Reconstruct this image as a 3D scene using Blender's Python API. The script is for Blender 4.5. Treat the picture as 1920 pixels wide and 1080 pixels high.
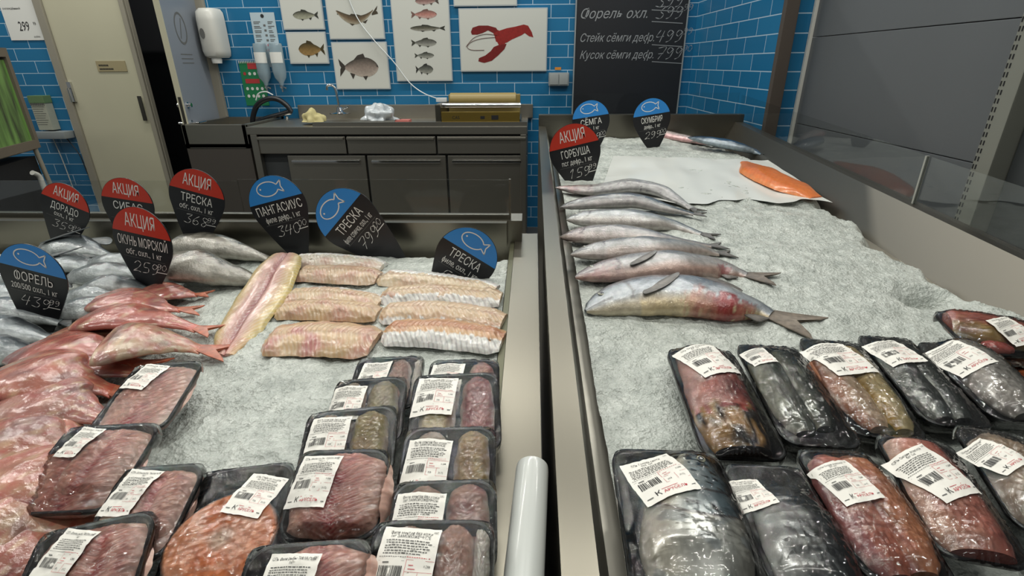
import bpy, bmesh, math, random
import numpy as np
from mathutils import Vector, Matrix, noise
random.seed(7); np.random.seed(7)
for o in list(bpy.data.objects): bpy.data.objects.remove(o)
S = bpy.context.scene
COL = S.collection
# ------------------------------------------------------------------ camera
FPX = 977.0; CAM = np.array([0, 0, 1.37])
def _basis():
    up = -np.array([975-960, -(2814-540), -FPX], float); up /= np.linalg.norm(up)
    fy = np.array([1000-960, -(120-540), -FPX], float); fy -= up*fy.dot(up); fy /= np.linalg.norm(fy)
    return np.array([np.cross(fy, up), fy, up])
RB = _basis()
cd = bpy.data.cameras.new('camera'); cam = bpy.data.objects.new('camera', cd); COL.objects.link(cam)
cd.sensor_width = 36; cd.lens = FPX/1920*36; cd.clip_start = .02
M = Matrix([list(r) for r in RB]).to_4x4(); M.translation = Vector(CAM); cam.matrix_world = M
S.camera = cam
# ------------------------------------------------------------------ world, lights, exposure
S.view_settings.view_transform = 'Standard'; S.view_settings.look = 'None'
S.view_settings.exposure = -0.22; S.view_settings.gamma = 1; S.view_settings.use_curve_mapping = False
w = bpy.data.worlds.new('world'); S.world = w; w.use_nodes = True
w.node_tree.nodes['Background'].inputs[0].default_value = (.80, .86, .86, 1)
w.node_tree.nodes['Background'].inputs[1].default_value = .22
def area(x, y, z, sx, sy, p, col=(1, .985, .92)):
    l = bpy.data.lights.new('ceiling_lamp', 'AREA'); l.shape = 'RECTANGLE'; l.size = sx; l.size_y = sy
    l.energy = p; l.color = col
    o = bpy.data.objects.new('ceiling_lamp', l); o.location = (x, y, z); COL.objects.link(o); return o
for ly, p in ((.2, 16), (2.0, 26), (3.9, 30), (6.0, 26)):
    for lx in (-4.2, -2.4, -.6, 1.2, 3.0, 4.8):
        if ly > .5 or -3 < lx < 2: area(lx, ly, 3.6, 1.5, .03, p)
area(-.4, -2.2, 3.4, 2.2, .3, 14)

# ------------------------------------------------------------------ pixel -> place helpers
def ray(px, py): return RB @ np.array([px-960, -(py-540), -FPX])
SL = .06
def ice(px, py, dz=0.0):
    d = ray(px, py); t = (.8+dz-SL*.6-CAM[2])/(d[2]-SL*d[1]); return Vector(CAM+t*d)
def icez(y): return .8+SL*(y-.6)
def ony(px, py, Y): d = ray(px, py); return Vector(CAM+d*(Y/d[1]))
def onx(px, py, X): d = ray(px, py); return Vector(CAM+d*(X/d[0]))

# ------------------------------------------------------------------ materials
def lin(c):
    if isinstance(c, str): c = [int(c[i:i+2], 16)/255 for i in (0, 2, 4)]
    return tuple(x/12.92 if x <= .04045 else ((x+.055)/1.055)**2.4 for x in c)
def newmat(name):
    m = bpy.data.materials.new(name); m.use_nodes = True
    nt = m.node_tree; b = nt.nodes['Principled BSDF']; return m, nt, b
def N(nt, t, **k):
    n = nt.nodes.new(t)
    for a, v in k.items(): setattr(n, a, v)
    return n
def mat(name, col, rough=.5, metal=0, spec=.5, bump=0, bscale=50, coat=0, alpha=None, trans=0, var=0, vscale=8, sss=0, stretch=None):
    m, nt, b = newmat(name); c = lin(col)
    b.inputs['Base Color'].default_value = (*c, 1); b.inputs['Roughness'].default_value = rough
    b.inputs['Metallic'].default_value = metal; b.inputs['Specular IOR Level'].default_value = spec
    b.inputs['Coat Weight'].default_value = coat; b.inputs['Coat Roughness'].default_value = .08
    b.inputs['Transmission Weight'].default_value = trans
    if sss: b.inputs['Subsurface Weight'].default_value = sss; b.inputs['Subsurface Scale'].default_value = .01
    tc = N(nt, 'ShaderNodeTexCoord'); mp = N(nt, 'ShaderNodeMapping'); nt.links.new(tc.outputs['Object'], mp.inputs[0])
    if stretch: mp.inputs['Scale'].default_value = stretch
    if bump:
        n = N(nt, 'ShaderNodeTexNoise'); n.inputs['Scale'].default_value = bscale; n.inputs['Detail'].default_value = 4
        nt.links.new(mp.outputs[0], n.inputs['Vector'])
        bp = N(nt, 'ShaderNodeBump'); bp.inputs['Strength'].default_value = bump; bp.inputs['Distance'].default_value = .004
        nt.links.new(n.outputs[0], bp.inputs['Height']); nt.links.new(bp.outputs[0], b.inputs['Normal'])
    if var:
        n = N(nt, 'ShaderNodeTexNoise'); n.inputs['Scale'].default_value = vscale; n.inputs['Detail'].default_value = 5
        nt.links.new(mp.outputs[0], n.inputs['Vector'])
        mx = N(nt, 'ShaderNodeMix', data_type='RGBA'); 
        mx.inputs[6].default_value = (*[x*(1-var) for x in c], 1); mx.inputs[7].default_value = (*[min(1, x*(1+var)) for x in c], 1)
        nt.links.new(n.outputs[0], mx.inputs[0]); nt.links.new(mx.outputs[2], b.inputs['Base Color'])
    return m
def vmat(name, rough=.4, spec=.5, coat=0, metal=0, bump=0, bscale=80, mottling=.25, mscale=40, sss=0, mute=1, stretch=None):
    """flesh / skin / print material: pigment comes from the mesh colour attribute"""
    m, nt, b = newmat(name)
    at = N(nt, 'ShaderNodeAttribute', attribute_name='pigment')
    tc = N(nt, 'ShaderNodeTexCoord')
    mp = N(nt, 'ShaderNodeMapping'); nt.links.new(tc.outputs['Object'], mp.inputs[0])
    if stretch: mp.inputs['Scale'].default_value = stretch
    if mottling:
        n = N(nt, 'ShaderNodeTexNoise'); n.inputs['Scale'].default_value = mscale; n.inputs['Detail'].default_value = 6
        nt.links.new(mp.outputs[0], n.inputs['Vector'])
        mr = N(nt, 'ShaderNodeMapRange'); mr.inputs[1].default_value = .3; mr.inputs[2].default_value = .7
        mr.inputs[3].default_value = 1-mottling; mr.inputs[4].default_value = 1+mottling*.6
        nt.links.new(n.outputs[0], mr.inputs[0])
        vm = N(nt, 'ShaderNodeVectorMath', operation='SCALE')
        nt.links.new(at.outputs['Color'], vm.inputs[0]); nt.links.new(mr.outputs[0], vm.inputs['Scale'])
        nt.links.new(vm.outputs[0], b.inputs['Base Color'])
    else: nt.links.new(at.outputs['Color'], b.inputs['Base Color'])
    b.inputs['Roughness'].default_value = rough; b.inputs['Specular IOR Level'].default_value = spec
    b.inputs['Metallic'].default_value = metal
    b.inputs['Coat Weight'].default_value = coat; b.inputs['Coat Roughness'].default_value = .12
    if sss: b.inputs['Subsurface Weight'].default_value = sss; b.inputs['Subsurface Scale'].default_value = .006
    if bump:
        n = N(nt, 'ShaderNodeTexNoise'); n.inputs['Scale'].default_value = bscale; n.inputs['Detail'].default_value = 5
        nt.links.new(mp.outputs[0], n.inputs['Vector'])
        bp = N(nt, 'ShaderNodeBump'); bp.inputs['Strength'].default_value = bump; bp.inputs['Distance'].default_value = .003
        nt.links.new(n.outputs[0], bp.inputs['Height'])
        nt.links.new(bp.outputs[0], b.inputs['Normal']); nt.links.new(bp.outputs[0], b.inputs['Coat Normal'])
    return m
def tile_mat(name, axis):
    m, nt, b = newmat(name)
    tc = N(nt, 'ShaderNodeTexCoord'); sp = N(nt, 'ShaderNodeSeparateXYZ'); cb = N(nt, 'ShaderNodeCombineXYZ')
    nt.links.new(tc.outputs['Object'], sp.inputs[0])
    nt.links.new(sp.outputs[axis], cb.inputs[0]); nt.links.new(sp.outputs[2], cb.inputs[1])
    br = N(nt, 'ShaderNodeTexBrick'); nt.links.new(cb.outputs[0], br.inputs['Vector'])
    br.inputs['Scale'].default_value = 1; br.inputs['Brick Width'].default_value = .287; br.inputs['Row Height'].default_value = .0945
    br.inputs['Mortar Size'].default_value = .0028; br.inputs['Mortar Smooth'].default_value = .1; br.inputs['Bias'].default_value = 0
    br.inputs['Color1'].default_value = (*lin('1d658f'), 1); br.inputs['Color2'].default_value = (*lin('256f99'), 1)
    br.inputs['Mortar'].default_value = (*lin('a9c0d0'), 1)
    nz = N(nt, 'ShaderNodeTexNoise'); nz.inputs['Scale'].default_value = 9; nt.links.new(tc.outputs['Object'], nz.inputs['Vector'])
    bp = N(nt, 'ShaderNodeBump'); bp.inputs['Strength'].default_value = .35; bp.inputs['Distance'].default_value = .003; bp.invert = True
    nt.links.new(br.outputs['Fac'], bp.inputs['Height'])
    nt.links.new(br.outputs['Color'], b.inputs['Base Color']); nt.links.new(bp.outputs[0], b.inputs['Normal'])
    b.inputs['Roughness'].default_value = .22
    return m
def steel_mat(name, col, rough, bump=.05, stretch=(1, 60, 60)):
    m, nt, b = newmat(name)
    b.inputs['Base Color'].default_value = (*lin(col), 1); b.inputs['Metallic'].default_value = 1
    tc = N(nt, 'ShaderNodeTexCoord'); mp = N(nt, 'ShaderNodeMapping'); mp.inputs['Scale'].default_value = stretch
    nt.links.new(tc.outputs['Object'], mp.inputs[0])
    n = N(nt, 'ShaderNodeTexNoise'); n.inputs['Scale'].default_value = 12; n.inputs['Detail'].default_value = 4
    nt.links.new(mp.outputs[0], n.inputs['Vector'])
    mr = N(nt, 'ShaderNodeMapRange'); mr.inputs[3].default_value = rough; mr.inputs[4].default_value = rough*1.001
    nt.links.new(n.outputs[0], mr.inputs[0]); nt.links.new(mr.outputs[0], b.inputs['Roughness'])
    bp = N(nt, 'ShaderNodeBump'); bp.inputs['Strength'].default_value = bump; bp.inputs['Distance'].default_value = .001
    nt.links.new(n.outputs[0], bp.inputs['Height']); nt.links.new(bp.outputs[0], b.inputs['Normal'])
    return m
def wrap_mat():
    m, nt, b = newmat('clear_wrap'); nt.nodes.remove(b)
    out = nt.nodes['Material Output']
    tr = N(nt, 'ShaderNodeBsdfTransparent'); tr.inputs[0].default_value = (.95, .96, .96, 1)
    gl = N(nt, 'ShaderNodeBsdfGlossy'); gl.inputs['Roughness'].default_value = .05
    tc = N(nt, 'ShaderNodeTexCoord')
    hs = []
    for sc, rot, wgt in [((4, 42, 9), .5, .5), ((42, 3.5, 9), -.35, .6), ((9, 9, 9), 0, 1.6)]:
        mp = N(nt, 'ShaderNodeMapping'); mp.inputs['Scale'].default_value = sc; mp.inputs['Rotation'].default_value = (0, 0, rot)
        nt.links.new(tc.outputs['Object'], mp.inputs[0])
        n = N(nt, 'ShaderNodeTexNoise'); n.inputs['Scale'].default_value = 1.6; n.inputs['Detail'].default_value = 3; n.inputs['Distortion'].default_value = .8
        nt.links.new(mp.outputs[0], n.inputs['Vector'])
        # ridged: 1-|2n-1|
        a = N(nt, 'ShaderNodeMath', operation='SUBTRACT'); nt.links.new(n.outputs[0], a.inputs[0]); a.inputs[1].default_value = .5
        c = N(nt, 'ShaderNodeMath', operation='ABSOLUTE'); nt.links.new(a.outputs[0], c.inputs[0])
        e = N(nt, 'ShaderNodeMath', operation='MULTIPLY'); nt.links.new(c.outputs[0], e.inputs[0]); e.inputs[1].default_value = -wgt
        hs.append(e)
    s1 = N(nt, 'ShaderNodeMath', operation='ADD'); nt.links.new(hs[0].outputs[0], s1.inputs[0]); nt.links.new(hs[1].outputs[0], s1.inputs[1])
    s2 = N(nt, 'ShaderNodeMath', operation='ADD'); nt.links.new(s1.outputs[0], s2.inputs[0]); nt.links.new(hs[2].outputs[0], s2.inputs[1])
    bp = N(nt, 'ShaderNodeBump'); bp.inputs['Strength'].default_value = 1; bp.inputs['Distance'].default_value = .0028
    nt.links.new(s2.outputs[0], bp.inputs['Height']); nt.links.new(bp.outputs[0], gl.inputs['Normal'])
    fr = N(nt, 'ShaderNodeFresnel'); fr.inputs[0].default_value = 1.5; nt.links.new(bp.outputs[0], fr.inputs['Normal'])
    mu = N(nt, 'ShaderNodeMath', operation='MULTIPLY_ADD', use_clamp=True); nt.links.new(fr.outputs[0], mu.inputs[0]); mu.inputs[1].default_value = 1.25; mu.inputs[2].default_value = .01
    mx = N(nt, 'ShaderNodeMixShader'); nt.links.new(mu.outputs[0], mx.inputs[0]); nt.links.new(tr.outputs[0], mx.inputs[1]); nt.links.new(gl.outputs[0], mx.inputs[2])
    nt.links.new(mx.outputs[0], out.inputs[0]); return m
def glass_mat(name, tint=(.955, .965, .96), refl=.3):
    m, nt, b = newmat(name); nt.nodes.remove(b); out = nt.nodes['Material Output']
    tr = N(nt, 'ShaderNodeBsdfTransparent'); tr.inputs[0].default_value = (*tint, 1)
    gl = N(nt, 'ShaderNodeBsdfGlossy'); gl.inputs['Roughness'].default_value = .02
    fr = N(nt, 'ShaderNodeFresnel'); fr.inputs[0].default_value = 1.45; ms = N(nt, 'ShaderNodeMath', operation='MULTIPLY'); ms.inputs[1].default_value = refl; nt.links.new(fr.outputs[0], ms.inputs[0])
    mx = N(nt, 'ShaderNodeMixShader'); nt.links.new(ms.outputs[0], mx.inputs[0]); nt.links.new(tr.outputs[0], mx.inputs[1]); nt.links.new(gl.outputs[0], mx.inputs[2])
    nt.links.new(mx.outputs[0], out.inputs[0]); return m
def ice_mat():
    m, nt, b = newmat('crushed_ice')
    tc = N(nt, 'ShaderNodeTexCoord')
    v = N(nt, 'ShaderNodeTexVoronoi'); v.inputs['Scale'].default_value = 105; nt.links.new(tc.outputs['Object'], v.inputs['Vector'])
    v2 = N(nt, 'ShaderNodeTexVoronoi'); v2.inputs['Scale'].default_value = 260; nt.links.new(tc.outputs['Object'], v2.inputs['Vector'])
    n = N(nt, 'ShaderNodeTexNoise'); n.inputs['Scale'].default_value = 20; n.inputs['Detail'].default_value = 8; n.inputs['Roughness'].default_value = .7
    nt.links.new(tc.outputs['Object'], n.inputs['Vector'])
    cr = N(nt, 'ShaderNodeValToRGB'); nt.links.new(n.outputs[0], cr.inputs[0])
    cr.color_ramp.elements[0].position = .3; cr.color_ramp.elements[0].color = (*lin('a0a69f'), 1)
    cr.color_ramp.elements[1].position = .68; cr.color_ramp.elements[1].color = (*lin('d2d6cf'), 1)
    sep = N(nt, 'ShaderNodeSeparateColor'); nt.links.new(v.outputs['Color'], sep.inputs[0])
    mr = N(nt, 'ShaderNodeMapRange'); mr.inputs[3].default_value = .90; mr.inputs[4].default_value = 1.06; nt.links.new(sep.outputs[0], mr.inputs[0])
    vm = N(nt, 'ShaderNodeVectorMath', operation='SCALE'); nt.links.new(cr.outputs[0], vm.inputs[0]); nt.links.new(mr.outputs[0], vm.inputs['Scale'])
    nt.links.new(vm.outputs[0], b.inputs['Base Color'])
    ad = N(nt, 'ShaderNodeMath', operation='MULTIPLY_ADD'); nt.links.new(v2.outputs['Distance'], ad.inputs[0]); ad.inputs[1].default_value = .5; nt.links.new(v.outputs['Distance'], ad.inputs[2])
    bp = N(nt, 'ShaderNodeBump'); bp.inputs['Strength'].default_value = .85; bp.inputs['Distance'].default_value = .004
    nt.links.new(ad.outputs[0], bp.inputs['Height']); nt.links.new(bp.outputs[0], b.inputs['Normal'])
    b.inputs['Roughness'].default_value = .25; b.inputs['Subsurface Weight'].default_value = .35; b.inputs['Subsurface Scale'].default_value = .01
    b.inputs['Subsurface Radius'].default_value = (1, 1, 1)
    return m
def green_mat():
    m, nt, b = newmat('green_water')
    tc = N(nt, 'ShaderNodeTexCoord'); n = N(nt, 'ShaderNodeTexNoise'); n.inputs['Scale'].default_value = 3; n.inputs['Detail'].default_value = 3
    mp = N(nt, 'ShaderNodeMapping'); mp.inputs['Scale'].default_value = (4, 4, .7); nt.links.new(tc.outputs['Object'], mp.inputs[0]); nt.links.new(mp.outputs[0], n.inputs['Vector'])
    cr = N(nt, 'ShaderNodeValToRGB'); nt.links.new(n.outputs[0], cr.inputs[0])
    cr.color_ramp.elements[0].position = .35; cr.color_ramp.elements[0].color = (*lin('22331f'), 1)
    cr.color_ramp.elements[1].position = .62; cr.color_ramp.elements[1].color = (*lin('6f9a4e'), 1)
    nt.links.new(cr.outputs[0], b.inputs['Base Color']); b.inputs['Roughness'].default_value = .15
    return m
MT = dict(
    tileX=tile_mat('blue_tile_back', 0), tileY=tile_mat('blue_tile_side', 1),
    steel=steel_mat('brushed_steel', '817d72', .3, 0, (60, .4, 60)), steelw=steel_mat('steel_basin', 'a3a096', .33, 0, (3, 3, 3)),
    steeld=steel_mat('counter_steel', 'a39f95', .38, .02), chrome=mat('chrome', 'd8d8d8', .08, 1),
    gray=mat('grey_panel', '595c5e', .45, var=.06, vscale=2), grayd=mat('dark_grey_panel', '3a3d3e', .5),
    cream=mat('cream_door', 'b9b59d', .45, var=.05, vscale=3), frame=mat('door_frame', '8f8a7c', .5), bluegray=mat('blue_grey_door', '7f858d', .4),
    dark=mat('dark_opening_and_shade', '0c0d12', .8), black=mat('black_board', '15161a', .35), slate=mat('blackboard', '111318', .55, var=.2, vscale=6),
    white=mat('white_plastic', 'c9c8c0', .3), paper=mat('paper', 'dcdcd6', .6), label=mat('label_paper', 'ece9e0', .45),
    ink=mat('black_ink', '1a1a1c', .6), red_ink=mat('red_ink', 'c02838', .6), redpale=mat('pale_red_ink', 'd8808a', .6), inkg=mat('grey_ink', '62625f', .6),
    foam=mat('black_foam', '141516', .38, bump=.15, bscale=300), wrap=wrap_mat(),
    glass=glass_mat('clear_glass'), ice=ice_mat(), sheet=mat('plastic_sheet', 'd8dad4', .3, bump=.15, bscale=18, coat=.3),
    red=mat('sign_red', 'c2331f', .35), blue=mat('sign_blue', '2f86d0', .35), chalk=mat('white_chalk', 'e8e6e0', .6), chalkd=mat('faded_chalk', '8d8f90', .8),
    skin=vmat('silver_fish_skin', .24, .8, .8, .15, .4, 200, .30, 55), smoothskin=vmat('smooth_fish_skin', .22, .7, .7, .1, .12, 40, .25, 35), flesh=vmat('wet_flesh', .3, .5, .55, 0, .25, 90, .16, 45, sss=.15),
    redskin=vmat('wet_red_skin', .24, .5, .8, 0, .75, 60, .34, 24, sss=.08), fin=vmat('fish_fin', .4, .4, .3, 0, .5, 60, .3, 90, stretch=(1, 1, 1)),
    print=vmat('printed_picture', .5, .3, 0, 0, 0, 1, .18, 60),
    brown=mat('brown_post', '4d453e', .5), brass=mat('brass_plate', 'a98f48', .25, .8), gold=mat('brown_cover', '8d7b46', .4),
    hose=mat('black_hose', '14161a', .35), cable=mat('white_cable', 'd2d6d6', .4), bag=glass_mat('thin_bag', (.8, .84, .86)),
    bottle=mat('clear_bottle', 'b9cfd8', .15, trans=.55, coat=.5), green=green_mat(), cal=mat('calendar_green', '1d7a4c', .5), calr=mat('calendar_red', 'b43a3a', .5),
    cloth=mat('yellow_cloth', 'b5ab7a', .8, bump=.6, bscale=40), orange=mat('orange_sticker', 'c9802c', .5), socket=mat('grey_socket', '8b9192', .35),
    beige=mat('beige_sign', '9d9170', .5), floor=mat('floor_tile', '4a4844', .35, var=.15), ceil=mat('ceiling_grey', '6f6f6c', .8),
    roll=mat('white_roll', 'c6c9c4', .28, coat=.4, bump=.05, bscale=30), pink=mat('pink_item', 'b0655c', .5), kick=mat('dark_gap', '2b2924', .6),
    bagw=mat('cloudy_bag', 'b4babd', .25, alpha=1, bump=.8, bscale=25, coat=.5),
)
# ------------------------------------------------------------------ mesh helpers
class G:
    def __init__(s): s.v = []; s.f = []; s.m = []; s.c = []
    def add(s, v, f, mi=0, c=None):
        k = len(s.v); s.v += [tuple(p) for p in v]
        s.f += [tuple(i+k for i in q) for q in f]; s.m += [mi]*len(f)
        if c is None: c = (1, 1, 1)
        if len(c) == len(v) and not isinstance(c[0], (int, float)): s.c += list(c)
        else: s.c += [c]*len(v)
        return s
    def box(s, x0, y0, z0, x1, y1, z1, mi=0, bev=0):
        bm = bmesh.new(); bmesh.ops.create_cube(bm, size=1)
        for v in bm.verts: v.co = Vector(((x0+x1)/2+v.co.x*(x1-x0), (y0+y1)/2+v.co.y*(y1-y0), (z0+z1)/2+v.co.z*(z1-z0)))
        if bev: bmesh.ops.bevel(bm, geom=bm.edges[:], offset=bev, segments=2, affect='EDGES', profile=.7)
        bm.verts.index_update(); s.add([v.co[:] for v in bm.verts], [[v.index for v in f.verts] for f in bm.faces], mi); bm.free(); return s
    def tube(s, pts, r, n=10, mi=0, col=None, caps=True):
        pts = [Vector(p) for p in pts]; rs = r if isinstance(r, (list, tuple)) else [r]*len(pts)
        V = []; F = []; prev = None
        for i, p in enumerate(pts):
            t = (pts[min(i+1, len(pts)-1)]-pts[max(i-1, 0)]).normalized()
            if prev is None: a = t.orthogonal().normalized()
            else: a = (prev-t*prev.dot(t)).normalized()
            prev = a; b = t.cross(a)
            for k in range(n):
                q = 2*math.pi*k/n; V.append(p+(a*math.cos(q)+b*math.sin(q))*rs[i])
        for i in range(len(pts)-1):
            for k in range(n): F.append((i*n+k, i*n+(k+1) % n, (i+1)*n+(k+1) % n, (i+1)*n+k))
        if caps: F.append(tuple(range(n))[::-1]); F.append(tuple(range((len(pts)-1)*n, len(pts)*n)))
        s.add(V, F, mi, col); return s
    def lathe(s, prof, c=(0, 0, 0), n=24, mi=0):
        V = []; F = []
        for r, z in prof:
            for k in range(n): a = 2*math.pi*k/n; V.append((c[0]+r*math.cos(a), c[1]+r*math.sin(a), c[2]+z))
        for i in range(len(prof)-1):
            for k in range(n): F.append((i*n+k, i*n+(k+1) % n, (i+1)*n+(k+1) % n, (i+1)*n+k))
        F.append(tuple(range(n))[::-1]); F.append(tuple(range((len(prof)-1)*n, len(prof)*n)))
        s.add(V, F, mi); return s
    def prism(s, poly, d, mi=0, col=None):
        """poly: list of 3D points (planar), d: extrusion vector"""
        n = len(poly); P = [Vector(p) for p in poly]; d = Vector(d)
        s.add(P+[p+d for p in P], [tuple(range(n))[::-1], tuple(range(n, 2*n))]+[(i, (i+1) % n, (i+1) % n+n, i+n) for i in range(n)], mi, col); return s
    def grid(s, P, mi=0, col=None, flip=False):
        nr, nc = len(P), len(P[0])
        V = [p for r in P for p in r]; F = []
        for i in range(nr-1):
            for j in range(nc-1):
                q = (i*nc+j, i*nc+j+1, (i+1)*nc+j+1, (i+1)*nc+j); F.append(q[::-1] if flip else q)
        s.add(V, F, mi, [c for r in col for c in r] if col is not None else None); return s
    def build(s, name, mats, parent=None, smooth=True, world=True):
        me = bpy.data.meshes.new(name); off = Vector((0, 0, 0))
        if parent is not None and world: off = parent.location
        elif parent is None and world and len(s.v):
            a = np.array(s.v); off = Vector(((a[:, 0].min()+a[:, 0].max())/2, (a[:, 1].min()+a[:, 1].max())/2, a[:, 2].min()))
        me.from_pydata([tuple(Vector(v)-off) for v in s.v], [], s.f)
        if not isinstance(mats, (list, tuple)): mats = [mats]
        for m in mats: me.materials.append(MT[m] if isinstance(m, str) else m)
        me.polygons.foreach_set('material_index', s.m)
        me.polygons.foreach_set('use_smooth', [smooth]*len(s.f))
        ca = me.color_attributes.new('pigment', 'FLOAT_COLOR', 'POINT')
        ca.data.foreach_set('color', [x for c in s.c for x in (c[0], c[1], c[2], 1.0)])
        me.update()
        if smooth and hasattr(me, 'set_sharp_from_angle'): me.set_sharp_from_angle(angle=math.radians(50))
        o = bpy.data.objects.new(name, me); COL.objects.link(o)
        if parent is not None: o.parent = parent
        elif world: o.location = off
        return o
def tag(o, label=None, cat=None, group=None, kind=None):
    if label: o['label'] = label
    if cat: o['category'] = cat
    if group: o['group'] = group
    if kind: o['kind'] = kind
    return o
def thing(name, loc, label, cat, group=None):
    o = bpy.data.objects.new(name, None); o.empty_display_size = .02; COL.objects.link(o); o.location = loc
    return tag(o, label, cat, group)
def struct(name, g, m, smooth=False):
    o = g.build(name, m, smooth=smooth); o['kind'] = 'structure'; return o
def interp(tab, s):
    for i in range(len(tab)-1):
        a, b = tab[i], tab[i+1]
        if s <= b[0]:
            t = (s-a[0])/max(1e-9, b[0]-a[0]); t = t*t*(3-2*t)*.5+t*.5
            return tuple(a[k]+(b[k]-a[k])*t for k in range(1, len(a)))
    return tuple(tab[-1][1:])
def spline(pts, n):
    pts = [Vector(p) for p in pts]
    if len(pts) == 2: return [pts[0].lerp(pts[1], i/(n-1)) for i in range(n)]
    P = [pts[0]*2-pts[1]]+pts+[pts[-1]*2-pts[-2]]; L = [0]
    out = []
    m = len(pts)-1
    for i in range(n):
        x = i/(n-1)*m; k = min(int(x), m-1); t = x-k
        a, b, c, d = P[k], P[k+1], P[k+2], P[k+3]
        out.append(.5*((2*b)+(c-a)*t+(2*a-5*b+4*c-d)*t*t+(3*b-a-3*c+d)*t**3))
    return out
def mixc(a, b, t):
    t = max(0, min(1, t)); return tuple(a[i]*(1-t)+b[i]*t for i in range(3))
def nz(*p): return noise.noise(Vector(p))

# text -> flat 2D geometry
_tc = {}
def _raw_text(txt, shear, narrow, align, res):
    key = (txt, shear, narrow, align, res)
    if key not in _tc:
        cu = bpy.data.curves.new('t', 'FONT'); cu.body = txt; cu.size = 1; cu.shear = shear
        cu.align_x = align; cu.resolution_u = res
        o = bpy.data.objects.new('t', cu); COL.objects.link(o)
        dg = bpy.context.evaluated_depsgraph_get(); me = bpy.data.meshes.new_from_object(o.evaluated_get(dg))
        _tc[key] = ([(v.co.x*narrow, v.co.y) for v in me.vertices], [tuple(p.vertices) for p in me.polygons])
        bpy.data.objects.remove(o); bpy.data.curves.remove(cu); bpy.data.meshes.remove(me)
    return _tc[key]
def text_geo(txt, size=1, bold=0, shear=0, narrow=1.0, align='CENTER', res=2):
    t2 = txt.replace('Ф', 'О').replace('ф', 'о')
    v, f = _raw_text(t2, shear, narrow, align, res); v = list(v); f = list(f)
    ext = lambda q: (min(a for a, b in q), max(a for a, b in q))
    if t2 != txt:      # the round letter with a stem is drawn as a ring plus a bar
        lv, _ = _raw_text(t2, shear, narrow, 'LEFT', res); dx = ext(v)[0]-ext(lv)[0]
        for i, ch in enumerate(txt):
            if ch in 'Фф':
                r = t2[i]; pv, _ = _raw_text(t2[:i+1], shear, narrow, 'LEFT', res); rv, _ = _raw_text(r, shear, narrow, 'LEFT', res)
                cx = ext(pv)[1]-(ext(rv)[1]-ext(rv)[0])/2+dx; y0, y1 = (-.03, .76) if ch == 'Ф' else (-.2, .74); w_ = .045*narrow; k = len(v)
                v += [(cx-w_+shear*y0, y0), (cx+w_+shear*y0, y0), (cx+w_+shear*y1, y1), (cx-w_+shear*y1, y1)]; f.append((k, k+1, k+2, k+3))
    return [(x*size, y*size) for x, y in v], f
DIG = {'0': [[(.5, 1), (.15, .8), (.1, .35), (.3, 0), (.6, .15), (.75, .6), (.5, 1)]], '1': [[(.2, .7), (.5, 1), (.35, 0)]],
       '2': [[(.1, .75), (.4, 1), (.7, .8), (.5, .4), (.05, 0), (.4, .08), (.75, 0)]], '3': [[(.15, .95), (.7, 1), (.4, .6), (.7, .35), (.5, .03), (.05, .1)]],
       '4': [[(.3, 1), (.05, .45), (.7, .5)], [(.65, .95), (.45, 0)]], '5': [[(.75, 1), (.3, .97), (.2, .55), (.6, .5), (.6, .1), (.1, 0)]],
       '6': [[(.6, 1), (.2, .6), (.1, .2), (.4, 0), (.65, .25), (.4, .5), (.15, .3)]], '7': [[(.1, .95), (.8, 1), (.3, 0)], [(.2, .45), (.65, .5)]],
       '8': [[(.6, .9), (.3, 1), (.2, .75), (.6, .35), (.4, 0), (.15, .2), (.5, .55), (.7, .8), (.6, .9)]], '9': [[(.65, .85), (.35, 1), (.15, .7), (.4, .5), (.7, .85), (.55, .2), (.2, 0)]],
       '-': [[(.1, .45), (.7, .5)]], '_': [[(0, -.12), (1.3, -.05)]]}
def strokes(txt, size, x=0, y=0, wd=.06, adv=.82, shear=.2):
    """handwritten figures as flat ribbons (2D)"""
    V = []; F = []
    for ch in txt:
        for st in DIG.get(ch, []):
            P = spline([(a, b, 0) for a, b in st], 5*len(st)) if len(st) > 2 else [Vector((a, b, 0)) for a, b in st]
            k = len(V)
            for i, p in enumerate(P):
                t = (P[min(i+1, len(P)-1)]-P[max(i-1, 0)]).normalized(); n = Vector((-t.y, t.x, 0))*wd*(.5+.3*math.sin(i))
                for q in (p+n, p-n): V.append((x+(q.x+shear*q.y)*size, y+q.y*size))
            F += [(k+2*i, k+2*i+1, k+2*i+3, k+2*i+2) for i in range(len(P)-1)]
        x += adv*size
    return V, F

# ================================================================== SETTING
D = 4.6
g = G(); g.box(-6, -3.5, -.05, 3.2, D+2, 0); struct('floor', g, 'floor')
g = G()   # back wall with door opening between x=-3.95 and -2.66
DL, DR, DH = -3.955, -2.665, 2.12
g.box(-6, D, 0, DL, D+.12, 2.7); g.box(DR, D, 0, 1.39, D+.12, 2.7); g.box(DL, D, DH, DR, D+.12, 2.7)
struct('wall_back', g, 'tileX')
g = G(); g.prism([(1.262, D, 0), (1.31, 3.13, 0), (1.47, 3.13, 0), (1.47, D, 0)][::-1], (0, 0, 2.7))
struct('wall_right', g, ['tileY'])
for p in bpy.data.objects['wall_right'].data.polygons:
    if abs(p.normal.y) > .7: p.material_index = 1
bpy.data.objects['wall_right'].data.materials.append(MT['tileX'])
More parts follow.
